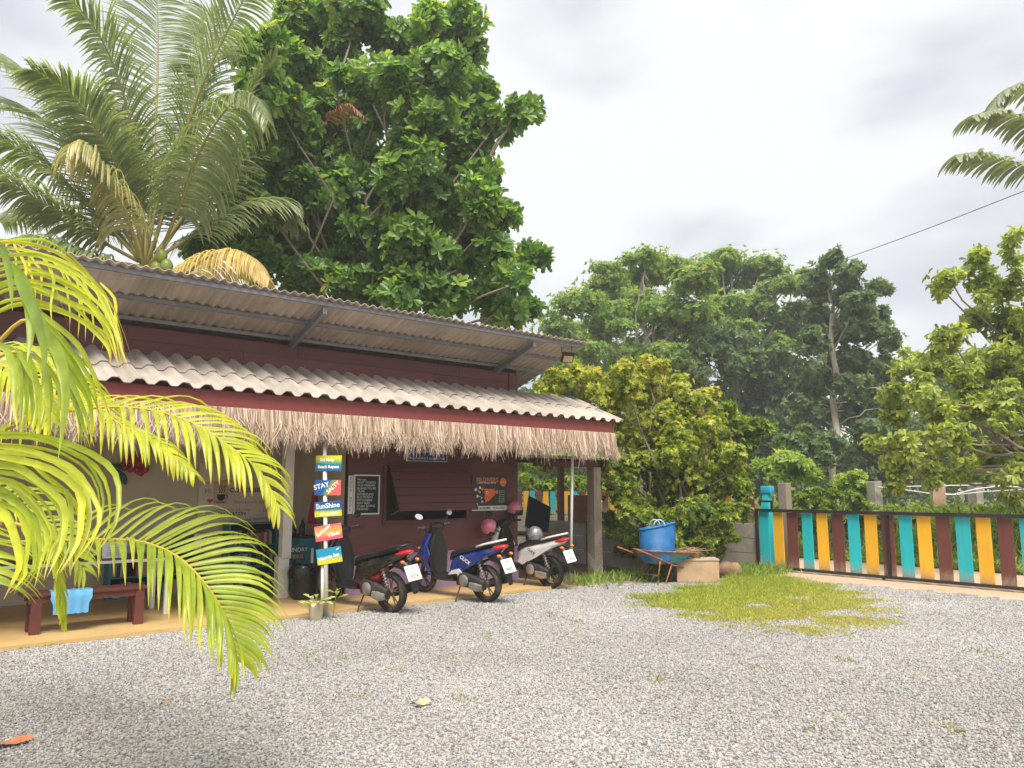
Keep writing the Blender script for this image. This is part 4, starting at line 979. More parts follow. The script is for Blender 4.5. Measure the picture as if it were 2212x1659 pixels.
# ---- trees beyond the track
rn = np.random.default_rng(31)
rows = [(1215,700,60),(1260,650,70),(1320,610,70),(1390,580,65),(1450,575,60),(1500,600,60),(1240,760,60),(1300,700,80),(1380,670,85),(1460,670,80),(1200,800,50),(1270,810,60),(1350,770,80),(1440,770,75),(1400,560,35),(1180,760,30),(1500,700,50),(1330,850,50),(1420,850,50)]
cl = pxclumps(rows, 36, rn, 3.5, 0.95); cl += pxclumps([(x+20, y+15, r) for x, y, r in rows[::2]], 41, rn, 2)
p = onz(1400, 1056+1.6*FPX/36)
clump_tree('rain_tree', 'wide spreading tree with feathery light green crown beside the house end', (p.x, 36.5, 0), 0.35, cl, 15000, 9, 0.21, 0.10, 1.35, LF['rain'], 5, T_DIAMOND, subr=(0.4,0.8), flat=0.62, fork=0.5, bark='palebark', up=0.6, inner=0.5, tint_top=0.15, group='trees beyond the track', limb_r=0.3)
rows = [(1510,600,50),(1570,575,60),(1640,580,60),(1700,620,55),(1540,660,60),(1620,650,70),(1700,690,60),(1750,660,45),(1480,680,40),(1560,560,40),(1740,600,30),(1590,720,50),(1680,750,45)]
cl = pxclumps(rows, 42, rn, 3, 0.95); cl += pxclumps([(x+10, y+25, r) for x, y, r in rows[::2]], 46, rn, 2)
p = ony(1570, 900, 42)
clump_tree('rain_tree', 'umbrella-shaped tree with pale bare forking limbs in the middle of the tree line', (p.x, 42, 0), 0.36, cl, 12000, 9, 0.22, 0.10, 1.35, LF['rain'], 6, T_DIAMOND, subr=(0.4,0.8), flat=0.55, fork=0.55, bark='palebark', up=0.6, inner=0.5, tint_top=0.05, group='trees beyond the track', limb_r=0.35)
rows = [(1795,560,28),(1840,590,40),(1790,620,50),(1860,650,50),(1900,620,25),(1800,700,60),(1870,720,60),(1920,740,30),(1760,740,40),(1840,790,60),(1910,800,40),(1780,820,50),(1860,870,55),(1800,900,45),(1910,880,40),(1830,660,45),(1770,680,35),(1890,680,40),(1835,840,45),(1760,890,40),(1870,930,50),(1940,830,30),(1800,960,40),(1900,960,45)]
cl = pxclumps(rows, 34, rn, 2.5, 0.9); p = ony(1798, 1040, 34)
clump_tree('tall_tree', 'tall slender dark-leaved tree with a straight grey trunk near the gate', (p.x, 34, 0), 0.16, cl, 9000, 7, 0.24, 0.15, 1.4, LF['dark'], 7, T_DIAMOND, fork=1.25, bark='palebark', up=0.3, inner=0.35, tint_top=0.2, group='trees beyond the track', limb_r=0.28, subr=(0.35,0.75))
# slim understorey trees that stand between the big ones
for i, (x, y0, r, lab) in enumerate(((1500, 830, 75, 'dark leafy tree standing below the feathery crown behind the bush'), (1600, 860, 80, 'dark leafy tree under the forking pale limbs'), (1690, 870, 85, 'dark slender tree with two thin trunks left of the tall grey trunk'), (1880, 930, 80, 'dark leafy tree behind the hanging branches by the gate'), (1200, 900, 60, 'dark leafy tree just past the end of the porch roof'), (2080, 880, 110, 'dark leafy tree far behind the hanging branches'))):
    Y = 40 + (i % 3)*2.5; rows = [(x + rn.uniform(-70,70), y0 + rn.uniform(-90,150), r*rn.uniform(0.55,0.95)) for _ in range(11)]
    cl = pxclumps(rows, Y, rn, 2); p = ony(x, 900, Y)
    clump_tree('understorey_tree', lab, (p.x, Y, 0), 0.14, cl, 3400, 7, 0.30, 0.15, 1.4, LF['dark'], 40+i, T_DIAMOND, subr=(0.4,0.8), fork=0.55, bark='bark', up=0.3, inner=0.4, group='trees beyond the track', ntrunk=1)
# far woods that read as one mass
def far_woods():
    rn = np.random.default_rng(77); N = 26000; x = rn.uniform(-20, 75, N); Yc = 58 + rn.uniform(0, 14, N)
    top = 6.0 + 2.2*np.sin(x*0.21) + 1.4*np.sin(x*0.53+1) + np.where(x < 8, -1.0, 0)
    z = top*rn.random(N)**0.7; P = np.stack([x, Yc, z], 1); D = dirs(rn, N); D[:,2] -= 0.1
    me = leafmesh('far_woods', P, D, np.array([0,-0.6,1.0]) + rn.normal(0,0.4,(N,3)), rn.uniform(0.6,1.1,N), rn.uniform(0.35,0.6,N), np.clip(rn.normal(0.5,0.2,N),0,1), T_DIAMOND, LF['dark'])
    o = put('far_woods', me); tag(o, 'distant dark green woodland closing the view behind the trees', 'woodland', kind='stuff')
far_woods()
# ---- flowering bush over the boundary wall
rn = np.random.default_rng(51)
rows = [(1180,850,38),(1230,830,48),(1290,840,55),(1340,830,50),(1400,820,50),(1425,790,26),(1460,840,55),(1520,870,45),(1240,890,50),(1320,900,70),(1400,900,75),(1480,910,70),(1550,930,50),(1390,960,75),(1470,980,75),(1560,990,60),(1600,1000,42),(1360,1030,55),(1440,1050,75),(1530,1060,65),(1600,1060,40),(1400,1110,55),(1480,1120,60),(1560,1120,45),(1350,1100,30),(1440,1170,40),(1520,1170,40),(1370,1160,25),(1590,1110,30),(1545,1180,25),(1330,960,50),(1345,1010,45),(1360,1070,45),(1335,1130,35),(1350,1185,30),(1420,1140,50),(1500,1150,50),(1570,1160,35),(1410,1200,30),(1480,1195,30),(1540,1030,55),(1450,990,60)]
cl = []
for x, y, r in rows:
    Y = 14.9 + rn.uniform(-0.9, 0.9); q = ony(x, y, Y); cl.append((q.x, q.y, max(q.z, 0.25), r*Y/FPX*0.92))
p = B(12.55, 10.0)
clump_tree('flowering_bush', 'big round yellow-green bush with pinkish young leaves spilling over the boundary wall', (p.x, p.y, 0), 0.10, cl, 17000, 9, 0.085, 0.042, 1.35, LF['bush'], 8, T_DIAMOND, subr=(0.4,0.8), fork=0.25, bark='bark', up=0.4, inner=0.35, tint_top=0.4, cat='bush', ntrunk=5, limb_r=0.45)
# ---- hanging-leaved tree right of the gate
rn = np.random.default_rng(61)
rows = [(2180,530,45),(2110,560,38),(2050,600,38),(2150,620,55),(2220,600,60),(2030,620,25),(2120,690,50),(2190,700,60),(2050,730,50),(1980,790,50),(2070,800,65),(2160,800,70),(2230,780,60),(1930,840,45),(2010,860,65),(2110,880,70),(2200,880,70),(1930,900,35),(1960,950,50),(2050,950,60),(2150,960,60),(1890,955,28),(1950,1010,42),(2010,1020,35),(2190,1020,45),(1930,1040,22),(2200,1070,30),(2080,1010,30)]
cl = pxclumps(rows, 15.2, rn, 1.0, 0.88); cl += pxclumps([(2280,640,80),(2330,760,100),(2300,900,90),(2380,840,100),(2260,1000,50)], 15.6, rn, 1.0)
clump_tree('drooping_tree', 'olive green tree with large drooping leaves hanging over the striped gate', (12.4, 16.2, 0), 0.16, cl, 3300, 9, 0.17, 0.078, 1.35, LF['olive'], 9, T_OBOV, fork=0.5, bark='bark', up=0.35, inner=0.3, tint_top=0.1, droop=0.8, limb_r=0.28, subr=(0.3,0.75), sub=8)
# ---- bushes and plants beyond the track
def bush(name, label, rows, Y, n, k, L, W, mat, seed, dy=0.6, cat='bush', flat=0.8, droop=0.0, tint_top=0.2, grp='bushes along the far side of the track'):
    rn = np.random.default_rng(seed); cl = []
    for x, y, r in rows:
        yy = Y + rn.uniform(-dy, dy); q = ony(x, y, yy); cl.append((q.x, q.y, max(0.15, q.z), r*yy/FPX))
    b0 = np.mean([c[:3] for c in cl], 0)
    return clump_tree(name, label, (b0[0], b0[1], 0), 0.05, cl, n, k, L, W, 1.3, mat, seed, T_FOLD, flat=flat, fork=0.3, up=0.4, inner=0.3, tint_top=tint_top, cat=cat, group=grp, droop=droop)
bush('leafy_bush', 'bright green leafy sapling rising behind the flowering bush', [(1580,900,35),(1610,930,40),(1600,970,40),(1625,950,25),(1570,880,20),(1605,1010,30)], 19, 500, 8, 0.17, 0.09, LF['lime'], 71)
bush('leafy_bush', 'pale green papaya-leaved bush behind the timber post', [(1670,1005,28),(1700,1000,32),(1735,1010,28),(1690,1030,30),(1755,1025,20)], 20.5, 420, 8, 0.22, 0.08, LF['verge'], 72, droop=0.3)
bush('leafy_bush', 'low bright hedge of round leaves right of the timber post', [(1720,1070,30),(1760,1065,32),(1800,1070,30),(1840,1075,28),(1740,1090,30),(1790,1095,30),(1850,1100,25)], 18.2, 900, 7, 0.10, 0.06, LF['lime'], 73)
bush('leafy_bush', 'dense green bush at the foot of the tall grey trunk', [(1820,1040,22),(1850,1030,25),(1860,1055,22),(1880,1080,20)], 20.5, 380, 8, 0.13, 0.07, LF['verge'], 74)
bush('leafy_bush', 'dark shrub between the pale bush and the tall trunk', [(1720,960,35),(1770,980,35),(1740,930,30)], 24, 420, 8, 0.18, 0.09, LF['dark'], 75)
bush('leafy_bush', 'yellow-green shrub seen through the shed above the coloured boards', [(1140,1040,26),(1175,1045,28),(1210,1045,26),(1240,1040,26),(1270,1045,24),(1310,1050,24)], 21.5, 700, 8, 0.12, 0.07, LF['lime'], 76)
bush('leafy_bush', 'tall green thicket closing the view behind the shed', [(1130,990,35),(1180,985,40),(1230,980,40),(1290,990,40)], 25, 700, 8, 0.2, 0.1, LF['verge'], 77)
bush('leafy_bush', 'mixed green shrubs behind the crossing white pipes', [(1950,1045,30),(2060,1035,35),(2120,1030,35),(2180,1040,30),(2010,1020,25)], 22.5, 700, 8, 0.15, 0.08, LF['verge'], 78)
for i, (xs, lab) in enumerate((((1690,1730,1770,1820), 'low sprawling creeper hedge just behind the left half of the gate'), ((1870,1920,1970,2020), 'grassy creeper mound behind the middle of the gate'), ((2070,2120,2170,2220,2270), 'bright low creeper mound behind the gate below the hanging leaves'))):
    bush('leafy_bush', lab, [(x, 1108+(k%2)*6, 26) for k, x in enumerate(xs)] + [(x+20, 1130, 26) for x in xs], 18.6+0.3*i, 1500, 7, 0.10, 0.05, LF['lime' if i != 1 else 'verge'], 80+i, 0.5)
# ---- rough grass and weeds on the far verge, seen over and through the gate
def verge():
    rn = np.random.default_rng(91); N = 60000
    t_ = rn.uniform(-2, 22, N); s_ = 17.0 + 3.4*rn.random(N)**1.2
    h = 0.12 + 1.15*np.clip((s_-17.0)/3.0, 0, 1) + 0.14*np.sin(t_*1.9)*np.sin(t_*0.7+1); h = np.clip(h, 0.12, 1.35)*rn.uniform(0.5,1.15,N)
    P = np.outer(s_, np.array(U)) + np.outer(t_, np.array(V)); P[:,2] = np.where(rn.random(N) < 0.5, 0.0, h*rn.random(N)*0.8)
    D = dirs(rn, N)*0.9; D[:,2] = np.abs(D[:,2]) + 0.35
    me = leafmesh('verge_weeds', P, D, dirs(rn, N), np.clip(h*0.6, 0.12, 0.55), rn.uniform(0.02,0.055,N), np.clip(rn.normal(0.5,0.2,N),0,1), T_FOLD, LF['verge'])
    tag(put('verge_weeds', me), 'rough green grass and weeds covering the verge across the track', 'grass', kind='stuff')
verge()
# ---- grass patch on the gravel
def grass_patch():
    rn = np.random.default_rng(15); N = 60000
    poly = [onz(x, y) for x, y in ((1385,1302),(1420,1310),(1470,1320),(1500,1330),(1560,1345),(1640,1352),(1680,1366),(1780,1362),(1860,1362),(1890,1340),(1900,1318),(1880,1300),(1830,1280),(1760,1262),(1690,1252),(1660,1240),(1600,1243),(1570,1262),(1500,1275),(1440,1285))]
    X = np.array([p.x for p in poly]); Yp = np.array([p.y for p in poly])
    px = rn.uniform(X.min()-.4, X.max()+.4, N*2); py = rn.uniform(Yp.min()-.4, Yp.max()+.4, N*2)
    px_j = px + 0.18*np.sin(py*7+1)+0.1*np.sin(py*17); py_j = py + 0.16*np.sin(px*6) + 0.09*np.sin(px*15+2); px_j += rn.normal(0,0.16,len(px)); py_j += rn.normal(0,0.16,len(px))
    ins = np.zeros(len(px), bool); j = len(X)-1
    for i in range(len(X)):
        c = ((Yp[i] > py_j) != (Yp[j] > py_j)) & (px_j < (X[j]-X[i])*(py_j-Yp[i])/(Yp[j]-Yp[i]+1e-12)+X[i]); ins ^= c; j = i
    bare = np.sin(px*3.1+0.6)*np.sin(py*4.3+1.7) + 0.5*np.sin(px*8.3+2)*np.sin(py*9.1) + 0.25*rn.normal(size=len(px))
    s_ = px*U.x + py*U.y; t_ = px*V.x + py*V.y
    near = np.clip((t_-5.2)/3.2, 0, 1)          # thick by the wall, thin at the edge of the yard
    keep = ins & (bare < 0.35 + 1.3*near)
    px, py, near = px[keep][:N], py[keep][:N], near[keep][:N]; n = len(px)
    P = np.stack([px, py, np.full(n, 0.0)], 1); D = dirs(rn, n)*0.8; D[:,2] = np.abs(D[:,2])*0.6 + 0.45
    L = rn.uniform(0.03,0.075,n)*(0.8+0.9*near); tint = np.clip(rn.normal(0.70,0.17,n) - 0.40*near, 0, 1)
    m = M_leaf('lawn_blade', [(0,(0.16,0.26,0.03)), (0.4,(0.34,0.40,0.05)), (0.75,(0.52,0.48,0.09)), (1,(0.52,0.36,0.16))], 0.6, 0.35)
    tag(put('grass_patch', leafmesh('grass_patch', P, D, dirs(rn,n), L, rn.uniform(0.006,0.012,n), tint, T_DIAMOND, m)), 'low yellow-green grass patch spreading over the gravel before the gate', 'grass', kind='stuff')
    # weeds along edges
    N = 5200; k = rn.integers(0, 4, N); s_ = np.where(k == 0, rn.uniform(9.2, 13.8, N), np.where(k == 1, rn.uniform(12.2,14.0,N), rn.uniform(-2, 9.1, N)))
    t_ = np.where(k == 0, 9.55+rn.normal(0,0.35,N), np.where(k == 1, 8.75+rn.normal(0,0.28,N), 9.33+rn.normal(0,0.012,N)))
    thin = (k >= 2) & (np.sin(s_*5)+np.sin(s_*1.7) < 1.1); s_, t_, k = s_[~thin], t_[~thin], k[~thin]; n = len(s_)
    P = np.outer(s_, np.array(U)) + np.outer(t_, np.array(V)); D = dirs(rn, n)*0.8; D[:,2] = np.abs(D[:,2])+0.5
    L = np.where(k >= 2, rn.uniform(0.01,0.03,n), rn.uniform(0.06,0.22,n))
    tag(put('edge_weeds', leafmesh('edge_weeds', P, D, dirs(rn,n), L, L*0.14+0.004, np.clip(rn.normal(0.4,0.2,n),0,1), T_DIAMOND, LF['verge'])), 'small green weeds along the porch edge and the foot of the wall', 'weeds', kind='stuff')
grass_patch()
def yard_weeds():
    rn = np.random.default_rng(19); P, L, T = [], [], []
    for k in range(90):
        s_, t_ = rn.uniform(2.0, 12.5), rn.uniform(1.5, 9.1)
        if rn.random() < 0.35: s_, t_ = 11 + rn.normal()*0.9, 5.6 + rn.normal()*0.9
        m = int(rn.integers(4, 26)); c = U*s_ + V*t_; r = rn.uniform(0.02, 0.09)
        for j in range(m): P.append((c.x + rn.normal()*r, c.y + rn.normal()*r, 0.004)); L.append(rn.uniform(0.02,0.055)); T.append(np.clip(rn.normal(0.55,0.25),0,1))
    n = len(P); D = dirs(rn, n); D[:,2] = np.abs(D[:,2])*0.7+0.3; L = np.array(L)
    m_ = M_leaf('yard_weed', [(0,(0.14,0.22,0.04)), (0.6,(0.30,0.34,0.08)), (1,(0.42,0.30,0.16))], 0.6, 0.3)
    tag(put('yard_weeds', leafmesh('yard_weeds', np.array(P), D, dirs(rn,n), L, L*0.25, np.array(T), T_DIAMOND, m_)), 'scattered tiny weeds growing up through the gravel', 'weeds', kind='stuff')
    N = 420; s_ = rn.uniform(0,12.5,N); t_ = rn.uniform(1.2,9.2,N); P = np.outer(s_, np.array(U)) + np.outer(t_, np.array(V)); P[:,2] = 0.016
    D = dirs(rn,N); D[:,2] *= 0.15; L = rn.uniform(0.012,0.04,N)
    tag(put('leaf_litter', leafmesh('leaf_litter', P, D, np.array([0,0,1.0])+rn.normal(0,.2,(N,3)), L, L*0.45, rn.random(N), T_FOLD, M_leaf('litter', [(0,(0.22,0.12,0.06)), (0.6,(0.42,0.29,0.17)), (1,(0.50,0.40,0.22))], 0.8, 0.1))), 'scraps of dry leaf litter strewn over the gravel', 'leaf litter', kind='stuff')
yard_weeds()
# ================================================================== palms
def spline(pts, n):
    P = [np.array(p, float) for p in pts]; P = [2*P[0]-P[1]] + P + [2*P[-1]-P[-2]]; out = []
    m = len(P)-3
    for j in range(n+1):
        u_ = min(j/n*m, m-1e-9); i = int(u_); t = u_-i; a, b, c, d = P[i:i+4]
        out.append(0.5*((2*b)+(-a+c)*t+(2*a-5*b+4*c-d)*t*t+(-a+3*b-3*c+d)*t**3))
    return np.array(out)
def leaflets(rach, n_side, Lmax, W, rn, lift=0.35, fwd=0.75, grav=1.1, seg=6, start=0.18, prof=None, side_bias=(1,1), far=None, pw=1.0):
    """strips on both sides of a midrib: list of (centre line (seg+1,3), width vectors, widths)"""
    n = len(rach)-1; out = []
    Tn = unit(np.gradient(rach, axis=0))
    for side in (-1, 1):
        for i in range(n_side):
            u_ = start + (1-start)*(i+0.5+rn.uniform(-0.25,0.25))/n_side; x = u_*n; k = min(int(x), n-1); f = x-k
            p = rach[k]*(1-f)+rach[k+1]*f; t = unit(Tn[k]*(1-f)+Tn[k+1]*f)
            up = np.array([0,0,1.0]); sd_ = np.cross(t, up); sd_ = sd_/max(1e-6, np.linalg.norm(sd_)); nrm = np.cross(sd_, t)
            q = (u_-start)/(1-start); L = Lmax*(prof(q) if prof else (0.35+0.65*math.sin(math.pi*min(1, 0.15+0.8*q)))*(1-0.35*q))*rn.uniform(0.88,1.08)*side_bias[0 if side < 0 else 1]
            d = sd_*side*1.0 + t*(fwd*(0.8+0.7*q)) + nrm*((far if (far is not None and side < 0) else lift)+rn.normal(0,0.08)) + rn.normal(0,0.05,3); d = d/np.linalg.norm(d)
            pts = [p]; ds = L/seg
            for j in range(seg):
                d = d + np.array([0,0,-1.0])*grav*((0.35+0.65*(j+1)/seg) if pw == 1.0 else (pw+1)*((j+1)/seg)**pw)/seg*rn.uniform(0.85,1.15); d = d/np.linalg.norm(d); pts.append(pts[-1]+d*ds)
            pts = np.array(pts); tg = unit(np.gradient(pts, axis=0)); wv = t[None]-tg*(tg@t)[:,None]; 
            bad = np.linalg.norm(wv, axis=1) < 0.15; wv[bad] = np.cross(tg[bad], sd_*side) ; wv = unit(wv)
            jj = np.linspace(0,1,seg+1); w = W*np.interp(jj, [0,0.12,0.45,0.8,1], [0.45,0.85,1.0,0.62,0.06])*rn.uniform(0.85,1.15)
            out.append((pts, wv, w, unit(np.cross(tg, wv))))
    return out
def strip_mesh(name, strips, mat, rn, org, fold=0.25, tint=None, fine=True):
    Vv, F, tt = [], [], []; o = 0
    for si, (pts, wv, w, nn) in enumerate(strips):
        m = len(pts); h = wv*w[:,None]*0.5
        Vv.append(np.stack([pts-h+nn*(w*fold)[:,None], pts, pts+h+nn*(w*fold)[:,None]], 1).reshape(-1,3))
        i = np.arange(m-1)[:,None]*3+o
        F.append(i+np.array([[0,1,4,3]])); F.append(i+np.array([[1,2,5,4]])); o += 3*m
        tv = (tint(si) if tint else 0.5) + rn.normal(0,0.08); tip = np.linspace(0,1,m)**3*0.14 + np.linspace(0,1,m)**9*rn.uniform(0,0.6)
        tt.append(np.repeat(np.clip(tv+tip,0,1), 3))
    return npmesh(name, np.concatenate(Vv)-np.array(org), np.concatenate(F), mat, np.concatenate(tt), smooth=True)
LF['coco'] = M_leaf('coconut_leaf', [(0,(0.13,0.18,0.09)), (0.45,(0.255,0.31,0.165)), (0.75,(0.42,0.44,0.25)), (1,(0.62,0.54,0.30))], 0.30, 0.45, spec=0.7)
LF['straw'] = M_leaf('dry_frond', [(0,(0.36,0.27,0.10)), (0.5,(0.58,0.45,0.19)), (1,(0.70,0.56,0.28))], 0.5, 0.4)
MAT['rachis'] = M_wood('frond_midrib', (0.30,0.25,0.07), 0.5, 0.2, 0, 20, 0.2)
LF['areca'] = M_leaf('areca_leaf', [(0,(0.24,0.34,0.06)), (0.4,(0.38,0.47,0.05)), (0.7,(0.58,0.60,0.04)), (0.9,(0.72,0.60,0.05)), (1,(0.42,0.26,0.08))], 0.34, 0.5, tcol=(1.25,1.3,0.5), spec=0.6)
MAT['areca_rib'] = M_wood('areca_midrib', (0.52,0.36,0.05), 0.45, 0.15, 0, 20, 0.1)
def frond_part(palm, pts, n_side, L, W, rn, mat, rib, r0=0.03, split=False, tint=None, **kw):
    org = np.array(palm.location); ra = spline(pts, 26); mb = MB()
    mb.tube([Vector(p-org) for p in ra], [r0*(1-0.88*i/26) for i in range(27)], 6); rb_ = mb.build('frond', rib, palm, smooth=True)
    ss = leaflets(ra, n_side, L, W, rn, **kw)
    if split:
        for si, s_ in enumerate(ss): put('leaflet', strip_mesh('leaflet', [s_], mat, rn, org, tint=tint), rb_)
    else:
        lf = put('leaflets', strip_mesh('leaflets', ss, mat, rn, org, tint=tint), rb_); lf['kind'] = 'stuff'
    return rb_
# ---- coconut palm behind the house
pb = ony(322, 560, 13.3); CB = Vector((pb.x, pb.y, 0)); rn = np.random.default_rng(101)
coco = thing('coconut_palm', 'coconut palm with long arching fronds and a green nut behind the roof', 'palm tree', CB)
mb = MB(); zt = pb.z-0.35; pts = []; rad = []
for k in range(26): z = zt*k/25; pts.append((0.15*math.sin(k*0.15), 0.1*math.cos(k*.12), z)); rad.append((0.19 - 0.05*k/25)*(1.04 if k % 2 else 0.97))
mb.tube(pts, rad, 14); mb.build('trunk', MAT['oldwood'], coco, smooth=True)
CY0 = 13.3
def P3(x, y, dY, Y=CY0): return ony(x, y, Y+dY)
FR = [ # picture course of each frond with its depth offsets
 ([(318,560,0),(305,440,-.1),(285,280,-.25),(245,140,-.5),(190,40,-.8),(110,-40,-1.2)], 0.95, 0.42, 'coco'),
 ([(330,540,0),(375,380,.1),(430,200,.2),(495,60,.3),(560,-60,.2),(620,-130,.1)], 0.95, 0.45, 'coco'),
 ([(300,560,0),(215,470,-.1),(120,380,-.3),(20,310,-.7),(-90,270,-1.2)], 0.9, 0.55, 'coco'),
 ([(300,565,0),(200,510,-.3),(110,450,-.7),(0,385,-1.1),(-120,350,-1.6)], 0.9, 0.5, 'coco'),
 ([(305,550,0),(230,380,.2),(140,240,.4),(40,150,.5),(-70,90,.5)], 0.9, 0.5, 'coco'),
 ([(320,545,0),(330,360,.5),(340,180,.9),(340,20,1.2),(330,-120,1.4)], 0.95, 0.5, 'coco'),
 ([(335,550,0),(420,430,.5),(480,310,.9),(545,200,1.2),(600,120,1.3)], 0.85, 0.5, 'coco'),
 ([(340,560,0),(390,440,-.3),(430,330,-.6),(490,235,-.8),(545,205,-1.0),(580,260,-1.2)], 0.75, 1.6, 'coco'),
 ([(305,570,0),(280,480,-.5),(245,395,-.8),(200,330,-1.0),(160,310,-1.2),(140,345,-1.35)], 0.7, 1.6, 'pale'),
 ([(345,575,0),(400,590,-.5),(440,560,-.9),(500,540,-1.2),(550,560,-1.4),(580,600,-1.5)], 0.62, 1.5, 'straw'),
 ([(300,575,0),(220,560,-.4),(130,530,-.8),(40,520,-1.2),(-40,560,-1.5)], 0.85, 0.9, 'coco'),
 ([(310,550,0),(290,420,.8),(260,300,1.4),(210,210,1.9),(130,170,2.3)], 0.9, 0.5, 'coco'),
 ([(335,560,0),(430,500,.8),(520,450,1.4),(590,440,1.9),(640,480,2.2)], 0.85, 0.8, 'coco'),
 ([(315,550,0),(350,400,.4),(400,280,.7),(440,150,1.0),(450,20,1.2)], 0.95, 0.5, 'coco'),
 ([(312,550,0),(270,400,-.3),(215,290,-.7),(150,200,-1.1),(70,150,-1.5)], 0.95, 0.5, 'coco'),
 ([(300,560,0),(240,440,.6),(170,330,1.1),(80,250,1.5),(-30,210,1.8)], 0.9, 0.5, 'coco'),
 ([(335,560,0),(400,470,1.0),(460,400,1.7),(530,350,2.2),(600,340,2.5)], 0.85, 0.6, 'coco'),
 ([(300,560,0),(250,500,.8),(180,470,1.5),(90,460,2.0),(0,480,2.4)], 0.85, 0.7, 'coco'),
]
for pts, L, grav, kind in FR:
    ti = (lambda si: 0.42) if kind == 'coco' else ((lambda si: 0.85) if kind == 'pale' else (lambda si: 0.5))
    frond_part(coco, [P3(*p) for p in pts], 125 if kind == 'coco' else 90, L*1.35, 0.045, rn, LF['straw' if kind == 'straw' else 'coco'], MAT['rachis'], 0.035, lift=0.2, fwd=0.5, grav=grav*2.3, start=0.16, tint=ti, prof=lambda q: (0.55+0.45*math.sin(math.pi*min(1,q+0.25)*0.8))*(1-0.55*max(0,q-0.55)/0.45))
for x, y in ((292,505),(330,520),(345,545),(315,500),(352,530)):
    a = P3(318,590,0)-CB; b = P3(x,y,-.15)-CB
    mb = MB(); mb.tube([a, a.lerp(b,.5), b], [0.09,0.075,0.03], 8, sq=0.5); mb.build('leaf_stalk', MAT['rachis'], coco, smooth=True)
for x, y, r in ((349,553,.11),(360,575,.12),(338,580,.12),(300,585,.11)):
    mb = MB(); q = P3(x,y,-.3)-CB; mb.ball(q, r, (.9,.9,1.15), 2); mb.build('coconut', M_plain('green_nut', (0.22,0.27,0.05), 0.4), coco, smooth=True)
# dead reddish fronds caught in the almond tree
dead = thing('dead_frond', 'dry reddish-brown palm frond caught in the big leafy tree', 'palm frond', ony(720, 260, 15.0))
frond_part(dead, [ony(690,280,15.2), ony(720,245,15.0), ony(755,228,14.9), ony(785,250,14.8)], 24, 0.45, 0.03, rn, M_leaf('rust_frond', [(0,(0.16,0.06,0.035)), (1,(0.34,0.15,0.09))], 0.7, 0.2), MAT['rust'], 0.012, lift=0.1, grav=2.2)
# ---- palm at the right edge: broad stiff leaflets
rn = np.random.default_rng(103); q = ony(2330, 330, 19)
rp_ = thing('roadside_palm', 'grey-green palm with broad torn fronds reaching in above the gate', 'palm tree', (q.x, q.y, 0))
mb = MB(); mb.tube([(0,0,0),(.05,.1,q.z*.5),(0,0,q.z)], [.17,.14,.12], 12); mb.build('trunk', MAT['oldwood'], rp_, smooth=True)
LF['grey'] = M_leaf('greygreen_leaf', [(0,(0.15,0.18,0.12)), (0.5,(0.27,0.31,0.20)), (1,(0.44,0.41,0.27))], 0.45, 0.3)
for pts in ([(2330,330,0),(2260,350,-.2),(2190,350,-.4),(2120,330,-.5),(2065,335,-.6)], [(2330,320,0),(2270,270,-.1),(2210,255,-.2),(2150,240,-.3),(2100,250,-.4)], [(2330,310,0),(2290,220,0),(2230,180,.1),(2170,195,.2),(2130,240,.2)], [(2335,320,0),(2330,220,0),(2300,120,.1),(2260,60,.2)], [(2335,320,0),(2400,240,0),(2480,220,.2),(2560,270,.3)], [(2335,330,0),(2400,330,.2),(2480,370,.3),(2540,440,.3)]):
    frond_part(rp_, [ony(x,y,19+d) for x,y,d in pts], 36, 1.0, 0.12, rn, LF['grey'], MAT['rachis'], 0.03, lift=-0.1, fwd=0.5, grav=1.3, start=0.12, prof=lambda q: 1.0-0.35*q)
